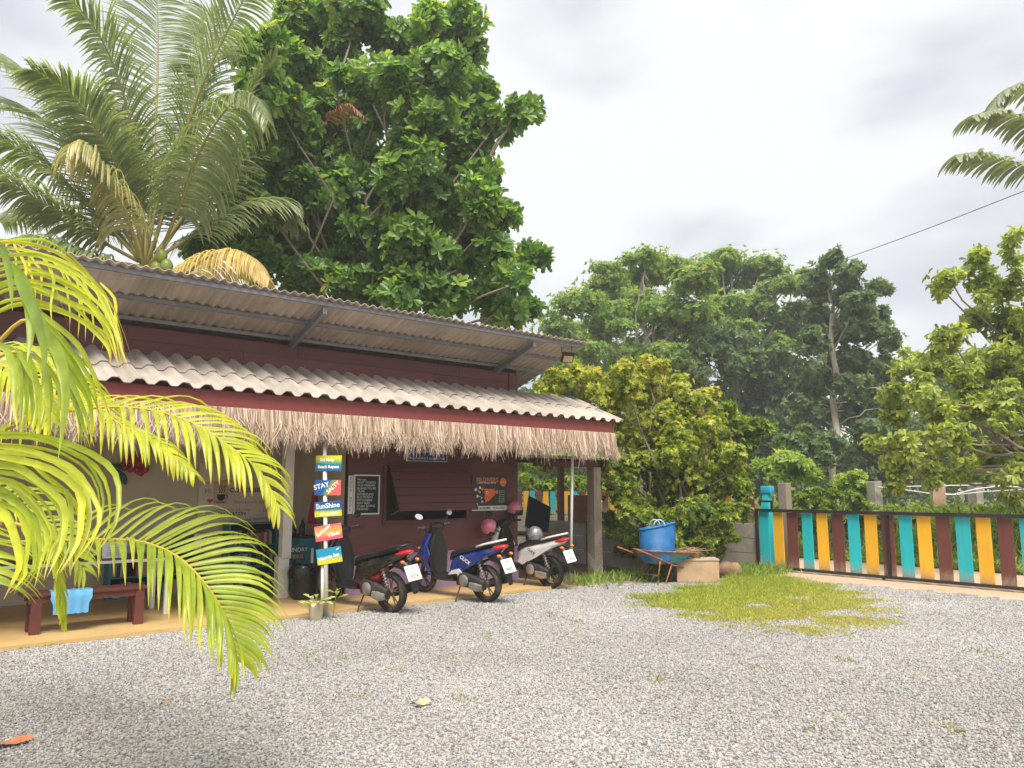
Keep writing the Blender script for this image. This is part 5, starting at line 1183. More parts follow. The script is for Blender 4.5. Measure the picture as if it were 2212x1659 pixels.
# ---- young areca palm close to the camera on the left
rn = np.random.default_rng(105); AB = Vector((-3.75, 4.3, 0))
areca = thing('areca_palm', 'bright yellow-green palm clump leaning in from the left in front of the porch', 'palm', AB)
for dx, dy, h in ((0,0,1.25),(-.15,.22,1.5),(.12,.28,1.1),(-.2,-.12,1.35)):
    mb = MB(); pts = [(dx+0.05*math.sin(k*.4), dy, h*k/9) for k in range(10)]; mb.tube(pts, [.05*(1.06 if k%2 else .97) for k in range(10)], 10); mb.build('cane', M_plain('green_cane', (0.25,0.28,0.06), 0.45, var=0.25), areca, smooth=True)
def A3(x, y, Y): return ony(x, y, Y)
C0 = (-330, 1120)
AF = [
 # lower frond sweeping right and down
 ([(-330,1130,4.3),(-150,1150,4.2),(0,1170,4.1),(130,1168,4.0),(267,1166,3.95),(338,1180,3.9),(391,1208,3.85),(438,1254,3.82),(473,1304,3.8),(498,1358,3.8),(508,1425,3.8)], 36, .62, .027, dict(lift=.10, far=1.25, fwd=.95, grav=1.25, start=.28, pw=2.2), .38),
 # upper frond sweeping right
 ([(-330,1050,4.3),(-160,985,4.2),(0,932,4.1),(82,901,4.05),(214,880,4.0),(329,886,3.95),(428,919,3.92),(493,962,3.9),(559,1015,3.9),(603,1095,3.9)], 36, .52, .026, dict(lift=-.1, far=.75, fwd=.9, grav=1.45, start=.24, pw=1.6), .6),
 # frond behind, tip hanging into the porch opening
 ([(-330,1020,4.6),(-140,850,4.6),(30,790,4.6),(150,815,4.6),(250,910,4.6),(340,955,4.6),(415,1020,4.6)], 34, .42, .026, dict(lift=-.1, far=.5, fwd=1.0, grav=1.7, start=.3, pw=1.4), .6),
 # thin frond hanging straight down
 ([(-200,1110,3.9),(-40,1120,3.85),(60,1140,3.8),(112,1185,3.8),(130,1270,3.8),(140,1345,3.8)], 30, .20, .022, dict(lift=.1, fwd=1.6, grav=1.2, start=.35), .55),
 # low left frond
 ([(-330,1150,3.7),(-200,1150,3.5),(-90,1190,3.4),(-10,1260,3.35)], 18, .55, .028, dict(lift=.1, far=.8, fwd=1.0, grav=1.6, start=.2), .5),
 # fronds on the side away from the house
 ([(-340,1080,4.3),(-420,900,4.0),(-520,820,3.6),(-640,860,3.2)], 22, .5, .038, dict(lift=.5, fwd=.8, grav=1.5, start=.25), .5),
 ([(-340,1080,4.4),(-420,860,4.7),(-520,760,5.0),(-620,800,5.3)], 22, .5, .038, dict(lift=.5, fwd=.8, grav=1.5, start=.25), .5),
 # deeper fronds that fill the clump
 ([(-330,1100,4.3),(-220,900,4.9),(-100,790,5.2),(30,750,5.4),(130,790,5.5),(190,860,5.5)], 26, .46, .026, dict(lift=.1, far=.6, fwd=.9, grav=1.7, start=.3), .5),
 ([(-330,1130,4.4),(-200,1060,4.9),(-80,1060,5.1),(40,1090,5.2),(130,1150,5.2),(180,1230,5.2)], 26, .50, .026, dict(lift=.1, far=.9, fwd=.9, grav=1.5, start=.3, pw=1.6), .42),
 ([(-330,1040,4.2),(-220,880,4.1),(-110,800,4.0),(0,790,3.95),(75,830,3.9),(110,900,3.9)], 24, .44, .026, dict(lift=-.1, far=.7, fwd=.9, grav=1.7, start=.3), .55),
]
def arc_family(palm, rib, n, A, Bq, Y, W, rn, ti, jit=5.0, split=True):
    """long leaflets of one frond: each runs through points between the courses A and B"""
    mb = MB(); org = np.array(palm.location); P = [Vector(ony(*rib_p)) - palm.location for rib_p in rib]; mb.tube([Vector(p) for p in spline(P, 16)], [.013*(1-.6*k/16) for k in range(17)], 6); rb_ = mb.build('frond', MAT['areca_rib'], palm, smooth=True)
    ss = []
    for i in range(n):
        u_ = (i+rn.uniform(-.2,.2))/max(1,n-1); L = []
        yv = Y + rn.uniform(-.12,.12)
        for k, (a, b) in enumerate(zip(A, Bq)): L.append(ony(a[0]*(1-u_)+b[0]*u_+rn.normal()*jit*(k>0), a[1]*(1-u_)+b[1]*u_+rn.normal()*jit*(k>0), yv - .06*k))
        pts = spline(L, 12); tg = unit(np.gradient(pts, axis=0)); vw = unit(pts-np.array(CAMP)); wv = unit(np.cross(tg, vw)); nn = unit(np.cross(tg, wv))
        tw = rn.normal(.35,.35) + np.linspace(0,rn.normal(.5,.4),13); wv2 = wv*np.cos(tw)[:,None]+nn*np.sin(tw)[:,None]; nn2 = unit(np.cross(tg, wv2))
        w = W*np.interp(np.linspace(0,1,13),[0,.15,.5,.8,1],[.5,.9,1,.6,.05])*rn.uniform(.8,1.15); ss.append((pts, wv2, w, nn2))
    if split:
        for s_ in ss: put('leaflet', strip_mesh('leaflet', [s_], LF['areca'], rn, org, tint=lambda si: ti), rb_)
    else: lf = put('leaflets', strip_mesh('leaflets', ss, LF['areca'], rn, org, tint=lambda si: ti), rb_); lf['kind'] = 'stuff'
arc_family(areca, [(-330,1060,3.2),(-160,960,2.95),(-50,955,2.85),(-30,1100,2.8)], 19, [(-40,932),(70,935),(160,958),(225,1000),(252,1065),(243,1135),(205,1205)], [(-40,1085),(-10,1095),(18,1125),(35,1165),(40,1210),(30,1250),(8,1290)], 2.85, .023, rn, .5)
arc_family(areca, [(-330,1000,3.2),(-200,760,3.0),(-80,620,2.9),(-30,580,2.9)], 12, [(-40,512),(30,512),(85,521),(148,550),(200,600),(250,668),(278,795)], [(-40,690),(20,660),(80,655),(160,685),(210,720),(236,752),(246,790)], 2.9, .018, rn, .6)
arc_family(areca, [(-300,900,3.1),(-180,640,3.0),(-60,540,2.95),(20,520,2.95)], 13, [(10,515),(25,530),(35,560),(40,600),(40,640)], [(215,610),(240,650),(252,700),(258,745),(258,790)], 2.95, .010, rn, .75)
arc_family(areca, [(-260,900,2.9),(-120,660,2.7),(-30,540,2.6),(0,530,2.6)], 4, [(-5,530),(18,545),(30,590),(32,640),(30,690)], [(66,640),(100,715),(128,760),(140,850),(122,975)], 2.6, .042, rn, .15, 3.0)
arc_family(areca, [(-260,960,3.4),(-60,800,3.3),(60,690,3.25),(140,800,3.2)], 11, [(60,655),(110,690),(165,745),(205,810),(235,900)], [(110,760),(135,810),(160,860),(175,920),(180,985)], 3.25, .024, rn, .35)
arc_family(areca, [(-260,1000,3.3),(-100,850,3.25),(0,770,3.2),(60,760,3.2)], 9, [(-10,740),(15,760),(30,800),(35,860),(30,930)], [(80,770),(110,800),(125,850),(128,910),(120,960)], 3.2, .026, rn, .4)
for i, (pts, n, L, W, kw, ti) in enumerate(AF):
    frond_part(areca, [A3(*p) for p in pts], n, L, W, rn, LF['areca'], MAT['areca_rib'], 0.013, split=(i in (0,1)), tint=(lambda si, ti=ti: ti), seg=8, **kw)
# ================================================================== signs and writing
def grad_mat(name, stops, axis='Z', ang=0.0, z0=0.0, z1=0.2):
    g = NT(name); c = g.n('ShaderNodeTexCoord'); m = g.n('ShaderNodeMapping'); m.inputs['Rotation'].default_value = (0, ang, 0); g.l(c.outputs['Object'], m.inputs['Vector'])
    s_ = g.n('ShaderNodeSeparateXYZ'); g.l(m.outputs['Vector'], s_.inputs[0]); v = s_.outputs['XYZ'.index(axis)]
    n = g.noise(c.outputs['Object'], 22, 4); v = g.math('ADD', v, g.math('MULTIPLY', g.math('SUBTRACT', n, .5), .03))
    mr = g.n('ShaderNodeMapRange'); g.l(v, mr.inputs[0]); mr.inputs[1].default_value = z0; mr.inputs[2].default_value = z1
    col = g.ramp(mr.outputs[0], stops); k = g.ramp(g.noise(c.outputs['Object'], 60, 3), [(.3,(.85,)*3),(.7,(1.08,)*3)])
    return g.done(g.bsdf(g.mix(1.0, col, k, 'MULTIPLY'), .55, g.bump(n, .1, .003)))
YEL, BLU, TEAL, PNK, ORG, LBL = (0.62,0.60,0.02), (0.008,0.09,0.34), (0.02,0.22,0.30), (0.72,0.11,0.16), (0.80,0.42,0.05), (0.01,0.28,0.48)
sp = onz(705, 1333)
spole = thing('sign_pole', 'thin white pole of two pipes carrying five painted beach signs at the porch edge', 'pole', sp)
mb = MB(); tp_ = B(4.60, 9.37, 2.25) - sp; mb.tube([(0,0,0), tp_*0.5, tp_], .027, 10); mb.build('pipe', MAT['white'], spole, smooth=True)
mb = MB(); mb.tube([Vector((-.055,.03,0)), Vector((-.045,.03,0))+tp_*0.34], .024, 10); mb.build('pipe', MAT['white'], spole, smooth=True)
SG = [ ('bsign1', ((681,984),(739,984),(739,1018),(681,1018)), [(0,BLU),(.45,TEAL),(.62,(.20,.42,.16)),(.78,YEL),(1,YEL)], 'Z', 0, [('Eat Sleep',-.02,.045,0.052,0),('Beach Repeat',0,-.045,0.052,0)], 'topmost painted sign on the pole, yellow over blue, reading Eat Sleep Beach Repeat'),
 ('bsign2', ((679,1037),(737.5,1037),(737.5,1070),(679,1070)), [(0,BLU),(.42,BLU),(.5,(.05,.28,.18)),(.6,(.42,.22,.04)),(.75,(.66,.12,.08)),(1,PNK)], 'X', -.5, [('STAY',-.085,.02,0.088,-.25),('SALTY',.07,.005,0.071,-.75)], 'blue to red painted sign on the pole reading Stay Salty'),
 ('bsign3', ((678.5,1085),(738.5,1081),(739,1113),(679,1118.7)), [(0,YEL),(.3,YEL),(.45,TEAL),(.55,BLU),(1,BLU)], 'Z', 0, [('SunShine',0,.04,0.088,-.03),('on my mind',.01,-.06,0.049,-.03)], 'blue over yellow painted sign on the pole reading Sunshine on my mind'),
 ('bsign4', ((679.5,1138.5),(739,1128.6),(740,1161),(680,1172)), [(0,PNK),(.2,PNK),(.5,ORG),(.75,(.78,.30,.10)),(1,PNK)], 'Z', 0, [('Summer',-.06,.035,0.066,-.55),('Vibes',.065,-.03,0.076,-.12)], 'pink and orange painted sign on the pole reading Summer Vibes'),
 ('bsign5', ((683,1188),(738.5,1178.7),(739,1211.6),(684.5,1223)), [(0,YEL),(.22,YEL),(.4,(.15,.45,.35)),(.55,LBL),(1,LBL)], 'Z', 0, [('Vitamin Sea',-.005,-.015,0.060,-.13),('~',.12,.07,0.084,-.5)], 'light blue and yellow painted sign lowest on the pole reading Vitamin Sea')]
for nm, q, stops, ax, an, txts, lab in SG:
    zc_ = 1.6 - (sum(y for x, y in q)/4 - 1056)*10.1/FPX; Y = sp.y + tp_.y*zc_/2.25 - 0.036; P = [ony(x, y, Y) for x, y in q]; c = sum(P, Vector())/4; w = ((P[1]-P[0]).length+(P[2]-P[3]).length)/2; h = ((P[0]-P[3]).length+(P[1]-P[2]).length)/2
    rot = math.atan2((P[1]-P[0]).z, (P[1]-P[0]).x)
    o = thing('beach_sign', lab, 'sign', c); o.rotation_euler = (0, -rot, -0.12); o['group'] = 'painted beach signs on the pole'
    mb = MB(); mb.box((-w/2,-.007,-h/2), (w/2,.007,h/2), bev=.002)
    mb.build('board', grad_mat('sign_paint', stops, ax, an, -h/2 if ax == 'Z' else -w/2, h/2 if ax == 'Z' else w/2), o)
    for t_, x, z, sz, ro in txts: letter(t_, o, x, z, -.0085, sz, MAT['whiteink'], rot=ro, offset=.0022)
# signs on the wall
def wallbox(name, label, cat, x0, y0, x1, y1, mat, T=WT-.045, th=.012, shift=0.0):
    a = ont(x0, y0, T); b = ont(x1, y1, T); o = hthing(name, label, cat, (a.x+b.x)/2, T, (a.z+b.z)/2); w, h = abs(b.x-a.x), abs(a.z-b.z)
    mb = MB(); mb.box((-w/2,-th/2,-h/2), (w/2,th/2,h/2), bev=.002); mb.build('board', mat, o); return o, w, h
o, w, h = wallbox('chalkboard', 'black chalkboard with a white frame listing services on the maroon wall', 'chalkboard', 767, 1028, 816, 1108, M_plain('slate', (0.012,0.022,0.024), .7))
mb = MB()
for x0, x1, z0, z1 in ((-w/2-.02,w/2+.02,h/2,h/2+.02),(-w/2-.02,w/2+.02,-h/2-.02,-h/2),(-w/2-.02,-w/2,-h/2,h/2),(w/2,w/2+.02,-h/2,h/2)): mb.box((x0,-.014,z0),(x1,.014,z1))
mb.build('frame', MAT['white'], o)
for k, t_ in enumerate(('We can', 'BOAT TICKETS', 'TAXI MINIVAN', 'ISLAND TOURS', 'TRAIN', 'SNORKELING', 'BUS TICKETS', 'MOTORBIKE', 'RENT BIKE', 'SCUBA DIVING', 'MASSAGE')): letter(t_, o, -w/2+.035, h/2-.055-k*(h-.09)/10.6, -.0085, .047, MAT['chalk'], align='LEFT')
o, w, h = wallbox('vertical_sign', 'narrow upright white board reading Book Here beside the chalkboard', 'sign', 753, 1027, 761, 1110, MAT['white'])
for k, t_ in enumerate('BOOK HERE'): 
    if t_ != ' ': letter(t_, o, 0, h/2-.045-k*(h-.08)/8.4, -.0085, .062, M_plain('green_print',(0.03,0.20,0.19),.7) if k < 4 else MAT['teal'])
o, w, h = wallbox('dive_poster', 'black poster with orange lettering, bubbles and a square orange fish', 'poster', 1019, 1027, 1096, 1092, M_plain('poster_black', (0.010,0.014,0.018), .4), th=.006)
letter('BB.DIVERS', o, -.06, h/2-.075, -.005, .105, MAT['orangeink'], offset=.003)
letter('A GREEN FINS DIVE CENTER', o, -.07, h/2-.125, -.005, .032, MAT['whiteink'], offset=.0006)
def disc(parent, x, z, r, mat, y=-.005, name='print'):
    mb = MB(); mb.add([(x+r*math.cos(2*math.pi*k/20), y, z+r*math.sin(2*math.pi*k/20)) for k in range(20)], [tuple(range(20))]); return mb.build(name, mat, parent)
disc(o, w/2-.10, h/2-.11, .075, MAT['orangeink']); letter('Go Eco', o, w/2-.10, h/2-.11, -.0065, .04, MAT['whiteink'])
rq = random.Random(5)
for k in range(13):
    zz = h/2-.17-k*.022; disc(o, -w/2+.14+rq.uniform(-.06,.09), zz-rq.uniform(0,.05), rq.uniform(.010,.028), MAT['orangeink'] if k % 3 == 1 else MAT['whiteink'], -.0055)
mb = MB(); mb.add([(x,-.005,z) for x,z in ((-.13,.03),(.10,.035),(.13,-.02),(.10,-.07),(-.02,-.17),(-.10,-.20))], [(0,1,2,3,4,5)]); mb.add([(x,-.005,z) for x,z in ((.13,.0),(.17,.02),(.175,-.05),(.13,-.05))],[(0,1,2,3)]); mb.build('fish_print', MAT['orangeink'], o)
disc(o, -.06, -.03, .026, MAT['whiteink'], -.0065); disc(o, -.055, -.03, .014, MAT['ink'], -.0075)
for k in range(7): letter('dive courses', o, w/2-.20, .0-k*.032, -.005, .026, MAT['chalk'], align='LEFT')
o2, w2, h2 = wallbox('poster_strip', 'white strip with black print below the dive poster', 'sign', 1019, 1093, 1096, 1102, MAT['white'], th=.006); letter('DIVE ACADEMY   THAILAND', o2, -.02, 0, -.005, .052, MAT['ink'], offset=.001)
o, w, h = wallbox('tour_sign', 'blue and white tour sign half hidden by the thatch above the shutter', 'sign', 878, 952, 965, 998, M_plain('sign_blue', (0.012,0.045,0.19), .45))
mb = MB(); mb.box((-w/2+.006,-.0075,-.0+h*.22),(w/2-.006,-.0065,h/2-.006)); mb.build('white_panel', MAT['white'], o)
letter('TAXI SERVICE', o, 0, h*.36, -.0085, .085, MAT['blueink'], offset=.002); letter('T O U R  &  T I C K E T', o, 0, -.01, -.0075, .065, MAT['whiteink']); letter('Ring from 8 to 5 closed on Tue', o, 0, -h*.34, -.0075, .052, MAT['whiteink'])
mb = MB()
for x0,x1,z0,z1 in ((-w/2,w/2,-h/2,-h/2+.008),(-w/2,-w/2+.008,-h/2,h/2),(w/2-.008,w/2,-h/2,h/2)): mb.box((x0,-.0085,z0),(x1,-.0065,z1))
mb.build('border', MAT['white'], o)
# ================================================================== inside the porch room
BT = 12.50
o, w, h = wallbox('wall_board', 'cream board covered in painted greetings reading Coffee Break and Tea Station', 'board', 432, 1000, 622, 1128, MAT['cream'], T=BT)
def bt(txt, px, py, sz, mat, **kw):
    p = ont(px, py, BT); c = ont((432+622)/2, (1000+1128)/2, BT); letter(txt, o, p.x-c.x, p.z-c.z, -.009, sz, mat, **kw)
bt('COFFEE BREAK', 538, 1057, 0.102, MAT['ink'], offset=.002); bt('Hi !', 450, 1059, 0.106, MAT['blueink']); bt('Coffee is always', 458, 1039, 0.066, MAT['redink'], rot=-.15); bt('Happy Day', 500, 1036, 0.059, MAT['redink'])
bt('Have a lovely day', 535, 1082, 0.073, MAT['redink']); bt('Bonjour', 462, 1101, 0.099, MAT['blueink'], rot=-.2); bt('Sugar Honey', 508, 1099, 0.086, MAT['orangeink']); bt('TEA STATION', 497, 1108, 0.073, MAT['ink'], offset=.001); bt('Love', 575, 1100, 0.086, MAT['redink']); bt('good morning', 548, 1119, 0.079, MAT['blueink'], rot=-.06)
c0 = ont(527, 1064, BT); 
for px, py, r in ((450,1080,.0),):
    q = ont(px,py,BT); pts = [(q.x-c0.x+.045*(16*math.sin(t)**3)/16, -.009, q.z-c0.z+.045*(13*math.cos(t)-5*math.cos(2*t)-2*math.cos(3*t)-math.cos(4*t))/16) for t in [2*math.pi*k/24 for k in range(24)]]
    mb = MB(); mb.add(pts, [tuple(range(24))]); mb.build('heart', MAT['redink'], o)
q = ont(477, 1065, BT); cupf = thing('cup_picture', 'small framed picture of a steaming black coffee cup on the cream board', 'picture', B(q.x, BT-.02, q.z), RZ)
mb = MB(); mb.box((-.11,-.008,-.17),(.11,.008,.17)); mb.build('panel', M_plain('tan_card',(0.55,0.42,0.27),.8), cupf)
mb = MB(); mb.add([(x,-.0105,z) for x,z in ((-.07,-.02),(.06,-.02),(.05,-.09),(.02,-.12),(-.03,-.12),(-.06,-.09))],[(0,1,2,3,4,5)]); mb.add([(x,-.0105,z) for x,z in ((-.09,-.135),(.08,-.135),(.06,-.15),(-.07,-.15))],[(0,1,2,3)]); mb.tube([(.055,-.011,-.03),(.095,-.011,-.04),(.09,-.011,-.075),(.05,-.011,-.085)],.006,5)
for k in range(3): mb.tube([(-.04+.035*k,-.011,.0),(-.02+.035*k,-.011,.04),(-.04+.035*k,-.011,.08),(-.02+.035*k,-.011,.12)],.006,5)
mb.build('cup_print', MAT['ink'], cupf)
# wreath of red flowers
q = ont(283, 1012, BT); wr = thing('flower_garland', 'red hibiscus flowers with dark green leaves hung on the back wall', 'decoration', B(q.x, BT-.03, q.z), RZ)
rq = random.Random(12); RED = M_plain('hibiscus_red', (0.42,0.03,0.05), .6)
for i, (x, z) in enumerate(((-.05,.05),(.12,.0),(.02,.12))):
    mb = MB()
    for k in range(5):
        a = 2*math.pi*k/5+i; mb.ball((x+.065*math.cos(a), -.02-.01*k%2, z+.065*math.sin(a)), .055, (1,.35,1), 1)
    mb.ball((x,-.05,z),.02,(1,1.5,1),1); mb.build('flower', RED, wr, smooth=True)
for x, z, a in ((-.2,-.06,.4),(-.16,-.12,.9),(-.1,-.15,1.3),(-.22,.02,.1)):
    mb = MB(); mb.ball((0,0,0),.1,(1,.12,.45),2,Matrix.Translation((x,-.01,z)) @ Matrix.Rotation(a,4,'Y')); mb.build('leaf', M_plain('garland_green',(0.02,0.10,0.05),.5), wr, smooth=True)
# shelves with books
BCOL = [('cream',(0.42,0.38,0.32)),('dark red',(0.30,0.06,0.05)),('navy blue',(0.06,0.12,0.24)),('mustard',(0.45,0.40,0.18)),('dark green',(0.08,0.20,0.14)),('pale grey',(0.5,0.48,0.45)),('black',(0.03,0.03,0.035)),('tan brown',(0.38,0.20,0.09))]
BOOKM = [(n, M_plain('book_cover', c, .6)) for n, c in BCOL]
def bookshelf(label, s0, s1, t0, ztop, rows, side_mat, seed, dep=.28):
    o = hthing('bookshelf', label, 'bookshelf', (s0+s1)/2, t0, FT); W2 = (s1-s0)/2
    for x in (-W2, W2-.03): mb = MB(); mb.box((x,0,0),(x+.03,dep,ztop)); mb.build('side_panel', side_mat, o)
    mb = MB(); mb.box((-W2+.03,dep-.015,0),(W2-.03,dep,ztop)); mb.build('back_panel', MAT['backing'], o)
    zs = [ztop*k/rows for k in range(rows+1)]
    for z in zs: mb = MB(); mb.box((-W2+.031,.005,max(0,z-.02)),(W2-.031,dep-.016,max(.02,z))); mb.build('shelf', side_mat, o)
    rq = random.Random(seed)
    bm2 = BOOKM
    for r_ in range(rows):
        x = -W2+.04
        while x < W2-.09:
            if rq.random() < .08: x += .08; continue
            th = rq.uniform(.02,.045); hh = rq.uniform(.16,.23); hh = min(hh, ztop/rows-.05)
            mb = MB(); mb.box((x,.03,zs[r_]+.003),(x+th*.94,.03+rq.uniform(.13,.18),zs[r_]+.003+hh)); bn_, bmt = rq.choice(bm2); bo = mb.build('book', bmt)
            bo.location = B((s0+s1)/2, t0, FT); bo.rotation_euler = (0,0,RZ); tag(bo, bn_ + label_book(seed), 'book', 'books on the shelves'); x += th
    return o
def label_book(seed): return ' paperback standing upright on the teal bookshelf below the cream board' if seed == 1 else ' book standing on the low shelf behind the white table'
bookshelf('teal bookshelf full of paperbacks below the cream board', 4.42, 5.22, 12.19, 1.02, 3, MAT['teal'], 1)
bookshelf('low dark teal shelf of books behind the white table', 2.75, 4.1, 12.19, .62, 2, MAT['teal'], 2)
mw = hthing('microwave', 'black microwave oven on the low bookshelf beside the cream board', 'microwave', 3.8, 12.22, FT+.625)
mb = MB(); mb.box((-.24,0,0),(.24,.25,.28),bev=.01); mb.build('case', M_plain('microwave_case',(0.30,0.29,0.28),.4,.3), mw)
mb = MB(); mb.box((-.22,-.008,.03),(.10,-.001,.25)); mb.build('door', MAT['black'], mw); mb = MB(); mb.box((.12,-.008,.03),(.22,-.001,.25)); mb.build('control_panel', MAT['white'], mw)
cab = hthing('side_counter', 'teal counter standing against the room wall behind the white column', 'counter', 5.38, 11.75, FT)
mb = MB(); mb.box((-.16,-.35,0),(.16,.40,.80),bev=.006); mb.build('body', MAT['teal'], cab); mb = MB(); mb.box((-.18,-.37,.802),(.17,.42,.83)); mb.build('top', MAT['backing'], cab)
for k,(dx,dy,hh,lab) in enumerate(((-.05,-.2,.24,'tall dark bottle standing at the near end of the teal counter'),(.04,-.05,.28,'tallest dark bottle standing mid-way along the teal counter'),(-.03,.12,.2,'short dark bottle standing at the far end of the teal counter'))):
    mb = MB(); mb.lathe([(0,0),(.035,0),(.035,hh*.6),(.012,hh*.8),(.012,hh),(0,hh)],14); tag(mb.build('bottle', MAT['black'], None, B(5.38+dx,11.75+dy,FT+.832), smooth=40), lab, 'bottle', 'bottles on the teal counter')
tw = hthing('hanging_towel', 'bright pink towel hanging on the side wall beside the column', 'towel', SC_-.03, 11.55, 1.05)
secs = []
for z, w_ in ((0,.17),(.1,.16),(.25,.12),(.4,.07),(.5,.03)): secs.append([(-.02-.02*math.sin(y*40+z*9), y*w_/.17, z) for y in [(-.17+.34*k/12) for k in range(13)]] + [(-.005, y*w_/.17, z) for y in [(.17-.34*k/12) for k in range(13)]])
mb = MB(); mb.loft(secs); mb.build('cloth', M_plain('pink_cloth',(0.52,0.03,0.10),.9,bump=.2), tw, smooth=50)
bn = hthing('waste_bin', 'black plastic bin with a liner folded over its rim beside the column', 'bin', 4.97, 10.62, FT)
mb = MB(); mb.lathe([(0,0),(.155,0),(.165,.03),(.195,.42),(.20,.44),(.18,.44),(.17,.40),(.0,.05)],28); mb.build('drum', M_plain('bin_black',(0.014,0.014,0.016),.5), bn, smooth=40)
secs = []
rq = random.Random(3)
for z, r_ in ((.30,.225),(.36,.235),(.43,.23),(.475,.205),(.46,.185),(.36,.17)): secs.append([((r_+rq.uniform(-.012,.012))*math.cos(2*math.pi*k/30), (r_+rq.uniform(-.012,.012))*math.sin(2*math.pi*k/30), z+rq.uniform(-.015,.015)) for k in range(30)])
mb = MB(); mb.loft(secs, cap=False); mb.build('liner', M_plain('liner_film',(0.010,0.010,0.012),.25), bn, smooth=50)
o, w, h = wallbox('laundry_sign', 'dark green laundry sign with white and yellow letters above the bin', 'sign', 615, 1180, 659, 1210, M_plain('dark_green_sign',(0.012,0.05,0.055),.6), T=10.95)
letter('LAUNDRY', o, 0, h*.22, -.008, .085, MAT['chalk']); letter('40 B/KG', o, 0, -h*.24, -.008, .075, M_plain('yellow_print',(0.5,0.38,0.05),.7))
mb = MB(); mb.box((-.02,.007,-.34),(.02,.02,h/2)); mb.build('stake', MAT['backing'], o)
pv = hthing('drain_pipe', 'short white pipe standing upright beside the laundry sign', 'pipe', 5.25, 10.98, FT); mb = MB(); mb.tube([(0,0,0),(0,0,.68)],.022,10); mb.build('tube', MAT['white'], pv, smooth=True)
# furniture
tb = hthing('porch_table', 'long table with white legs and white edge on the ochre porch floor', 'table', 2.0, 10.70, FT)
mb = MB(); mb.box((-1.35,-.30,.665),(1.08,.40,.70),bev=.004); mb.build('table_top', MAT['white'], tb)
mb = MB(); mb.box((-1.33,-.285,.702),(1.06,.385,.712)); mb.build('table_surface', MAT['darkwood'], tb)
for x in (-1.32,1.01):
    for y in (-.28,.33): mb = MB(); mb.box((x,y,0),(x+.055,y+.055,.664),bev=.004); mb.build('leg', MAT['white'], tb)
ms = hthing('menu_card', 'white printed card propped up on the porch table', 'card', 2.45, 10.62, FT+.713)
mb = MB(); mb.box((-.14,-.003,0),(.14,.003,.20),Matrix.Rotation(R(-14),4,'X')); mb.build('card', MAT['plate'], ms)
for k in range(5): l = letter('room price list', ms, 0, .16-k*.03, -.006-.04+ (k*.0075), .03, MAT['ink']); l.rotation_euler = (R(90-14),0,0)
bh = hthing('porch_bench', 'dark brown wooden bench standing along the porch edge in front of the white table', 'bench', 2.06, 10.02, FT)
mb = MB(); mb.box((-.66,-.17,.40),(.60,.19,.435),bev=.006); mb.build('seat', MAT['darkwood'], bh)
mb = MB(); mb.box((-.60,-.14,.33),(.54,-.11,.399)); mb.box((-.60,.13,.33),(.54,.16,.399)); mb.build('apron', MAT['darkwood'], bh)
for x in (-.57,.47):
    for y in (-.15,.09): mb = MB(); mb.box((x,y,0),(x+.10,y+.08,.33+.069),bev=.004); mb.build('leg', MAT['darkwood'], bh)
bd = hthing('blue_cloth', 'light blue folded plastic sheet draped over the bench seat', 'cloth', 1.86, 9.86, FT+.20)
mb = MB(); secs = []
for y, z, w_ in ((.20,.242,.19),(.05,.250,.20),(-.03,.248,.205),(-.05,.20,.20),(-.055,.17,.205),(-.05,.10,.175),(-.055,.0,.17)):
    secs.append([(-w_+2*w_*k/14, y+.008*math.sin(k*1.7), z+.006*math.sin(k*2.3)) for k in range(15)] + [(w_-2*w_*k/14, y+(.0 if y > -.04 else .008)+.008*math.sin((14-k)*1.7), z-(.006 if y > -.04 else 0)+.006*math.sin((14-k)*2.3)) for k in range(15)])
mb.loft(secs); mb.build('sheet', M_plain('sky_blue_vinyl',(0.12,0.38,0.66),.4,var=.1), bd, smooth=50)
# potted plant
pt = onz(690, 1337); pp = thing('potted_plant', 'small variegated plant in a beige clay pot at the foot of the sign pole', 'potted plant', (pt.x-.03, pt.y-.06, 0))
mb = MB(); mb.lathe([(0,0),(.075,0),(.098,.19),(.105,.19),(.105,.21),(.088,.21),(.08,.17),(0,.17)],22); mb.build('pot', M_plain('beige_pot',(0.50,0.42,0.30),.8,dirt=(0.3,0.24,0.16)), pp, smooth=40)
LF['vari'] = M_leaf('variegated_leaf', [(0,(0.22,0.34,0.06)),(.5,(0.45,0.52,0.16)),(1,(0.66,0.66,0.34))], .4, .3)
rn = np.random.default_rng(7)
for k in range(15):
    a = k*2.4; el = .35+.5*rn.random(); d = np.array([math.cos(a)*math.cos(el), math.sin(a)*math.cos(el), math.sin(el)]); p0 = np.array([0,0,.17]); p1 = p0+d*rn.uniform(.07,.13)
    mb = MB(); mb.tube([p0,(p0+p1)/2+np.array([0,0,.01]),p1],.004,4); stk = mb.build('stalk', MAT['rachis'], pp)
    dd = d.copy(); dd[2] -= .35; put('leaf', leafmesh('leaf', p1[None], dd[None], np.array([[0,0,1.0]]), np.array([.14]), np.array([.075]), np.array([rn.random()]), T_OBOV, LF['vari']), stk)
o = thing('tall_stem_plant', 'single leafy stem standing beside the clay pot', 'plant', (pt.x+.16, pt.y+.02, 0)); mb = MB(); mb.tube([(0,0,0),(.02,0,.2),(.05,0,.36)],.006,5); mb.build('stem', MAT['rachis'], o)
for k in range(4): 
    a = k*1.7; put('leaf', leafmesh('leaf', np.array([[.04,0,.25+.03*k]]), np.array([[math.cos(a),math.sin(a),.4]]), np.array([[0,0,1.0]]), np.array([.15]), np.array([.07]), np.array([.3]), T_OBOV, LF['vari']), o)
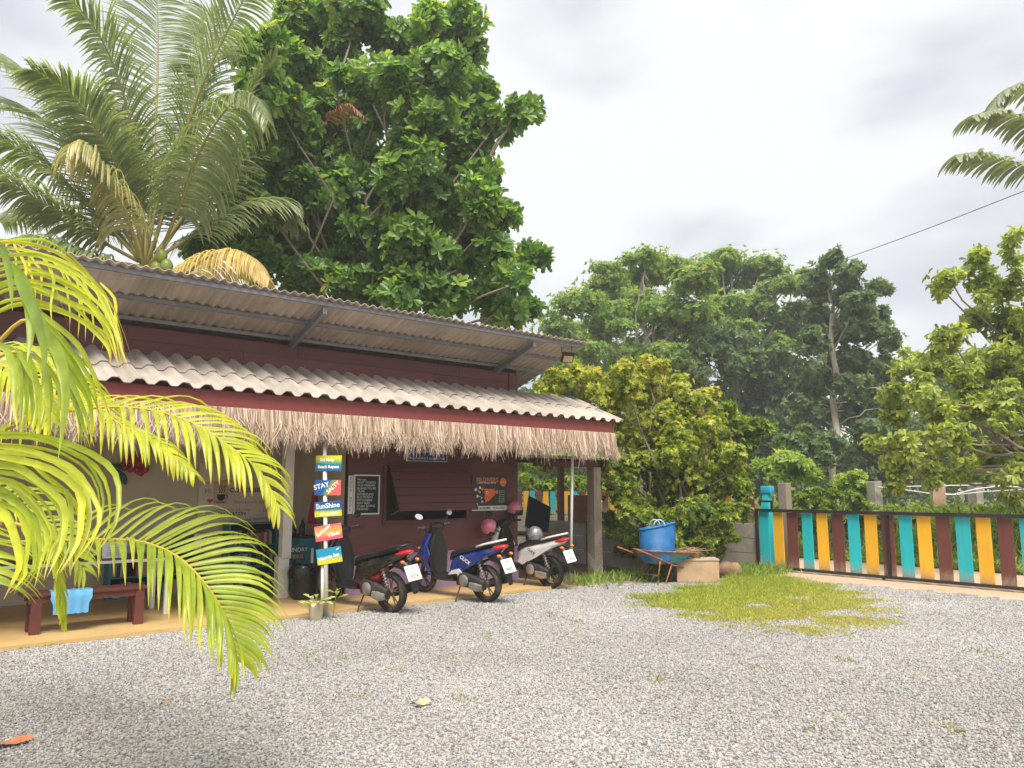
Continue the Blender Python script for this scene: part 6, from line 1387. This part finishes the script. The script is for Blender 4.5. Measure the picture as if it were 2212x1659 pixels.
# floodlight hung under the roof corner
q = ont(1226, 772, 9.55); fl = thing('floodlight', 'black floodlight with a tan lens hanging from wires at the roof corner', 'floodlight', B(q.x, 9.55, q.z), RZ-.3)
mb = MB(); Mt = Matrix.Rotation(R(28),4,'X'); mb.box((-.11,-.03,-.09),(.11,.03,.09),Mt,bev=.012); mb.build('housing', MAT['black'], fl)
mb = MB(); mb.box((-.09,-.034,-.075),(.09,-.031,.035),Mt); mb.build('lens', M_plain('tan_lens',(0.50,0.33,0.19),.25), fl)
mb = MB()
for x in (-.10,.10): mb.tube([(x,.03,.08),(x,.03,.22)],.005,5)
mb.build('hanger_wire', MAT['black'], fl)
# fallen leaves on the gravel
def fallen(label, x, y, L, col, rz):
    p = onz(x, y, .018); n = 14; mb = MB(); vs, fs = [(0,0,.01)], []
    for k in range(n): a = 2*math.pi*k/n; r_ = (.5+.18*math.sin(3*a+rz)+.12*math.sin(7*a)); vs.append((L*r_*math.cos(a), L*.5*r_*math.sin(a), .018*math.sin(2*a+rz)+.022*abs(math.sin(a))))
    for k in range(n): fs.append((0,k+1,(k+1)%n+1))
    mb.add(vs, fs); tag(mb.build('fallen_leaf', M_plain('dead_leaf', col, .8, var=.3, scale=20), None, (p.x,p.y,p.z), (0,0,rz), smooth=True), label, 'leaf', 'dead leaves fallen on the gravel')
fallen('tan dry leaf lying alone on the open gravel', 903, 1522, .15, (0.52,0.36,0.20), .2); fallen('rust-orange dry leaf on the gravel below the palm', 22, 1606, .20, (0.46,0.16,0.07), .6)
fallen('small brown curled leaf on the gravel between the palm and the middle of the yard', 354, 1522, .07, (0.28,0.17,0.09), 1.0); fallen('faded tan leaf half buried in the gravel past the tan dry leaf', 1060, 1755*0+1480, .06, (0.42,0.33,0.24), 2.0)

# ================================================================== thin air
hz = MB(); hz.box((-120, -20, -1.5), (160, 120, 40)); 
g = NT('haze_air'); pv_ = g.n('ShaderNodeVolumePrincipled'); pv_.inputs['Color'].default_value = (0.93, 0.95, 0.97, 1); pv_.inputs['Density'].default_value = 0.0022; pv_.inputs['Anisotropy'].default_value = 0.2
g.l(pv_.outputs[0], g.out.inputs['Volume'])
hzo = hz.build('haze', g.m); hzo['kind'] = 'stuff'; hzo['label'] = 'thin pale haze in the air over the yard and trees'; hzo['category'] = 'haze'
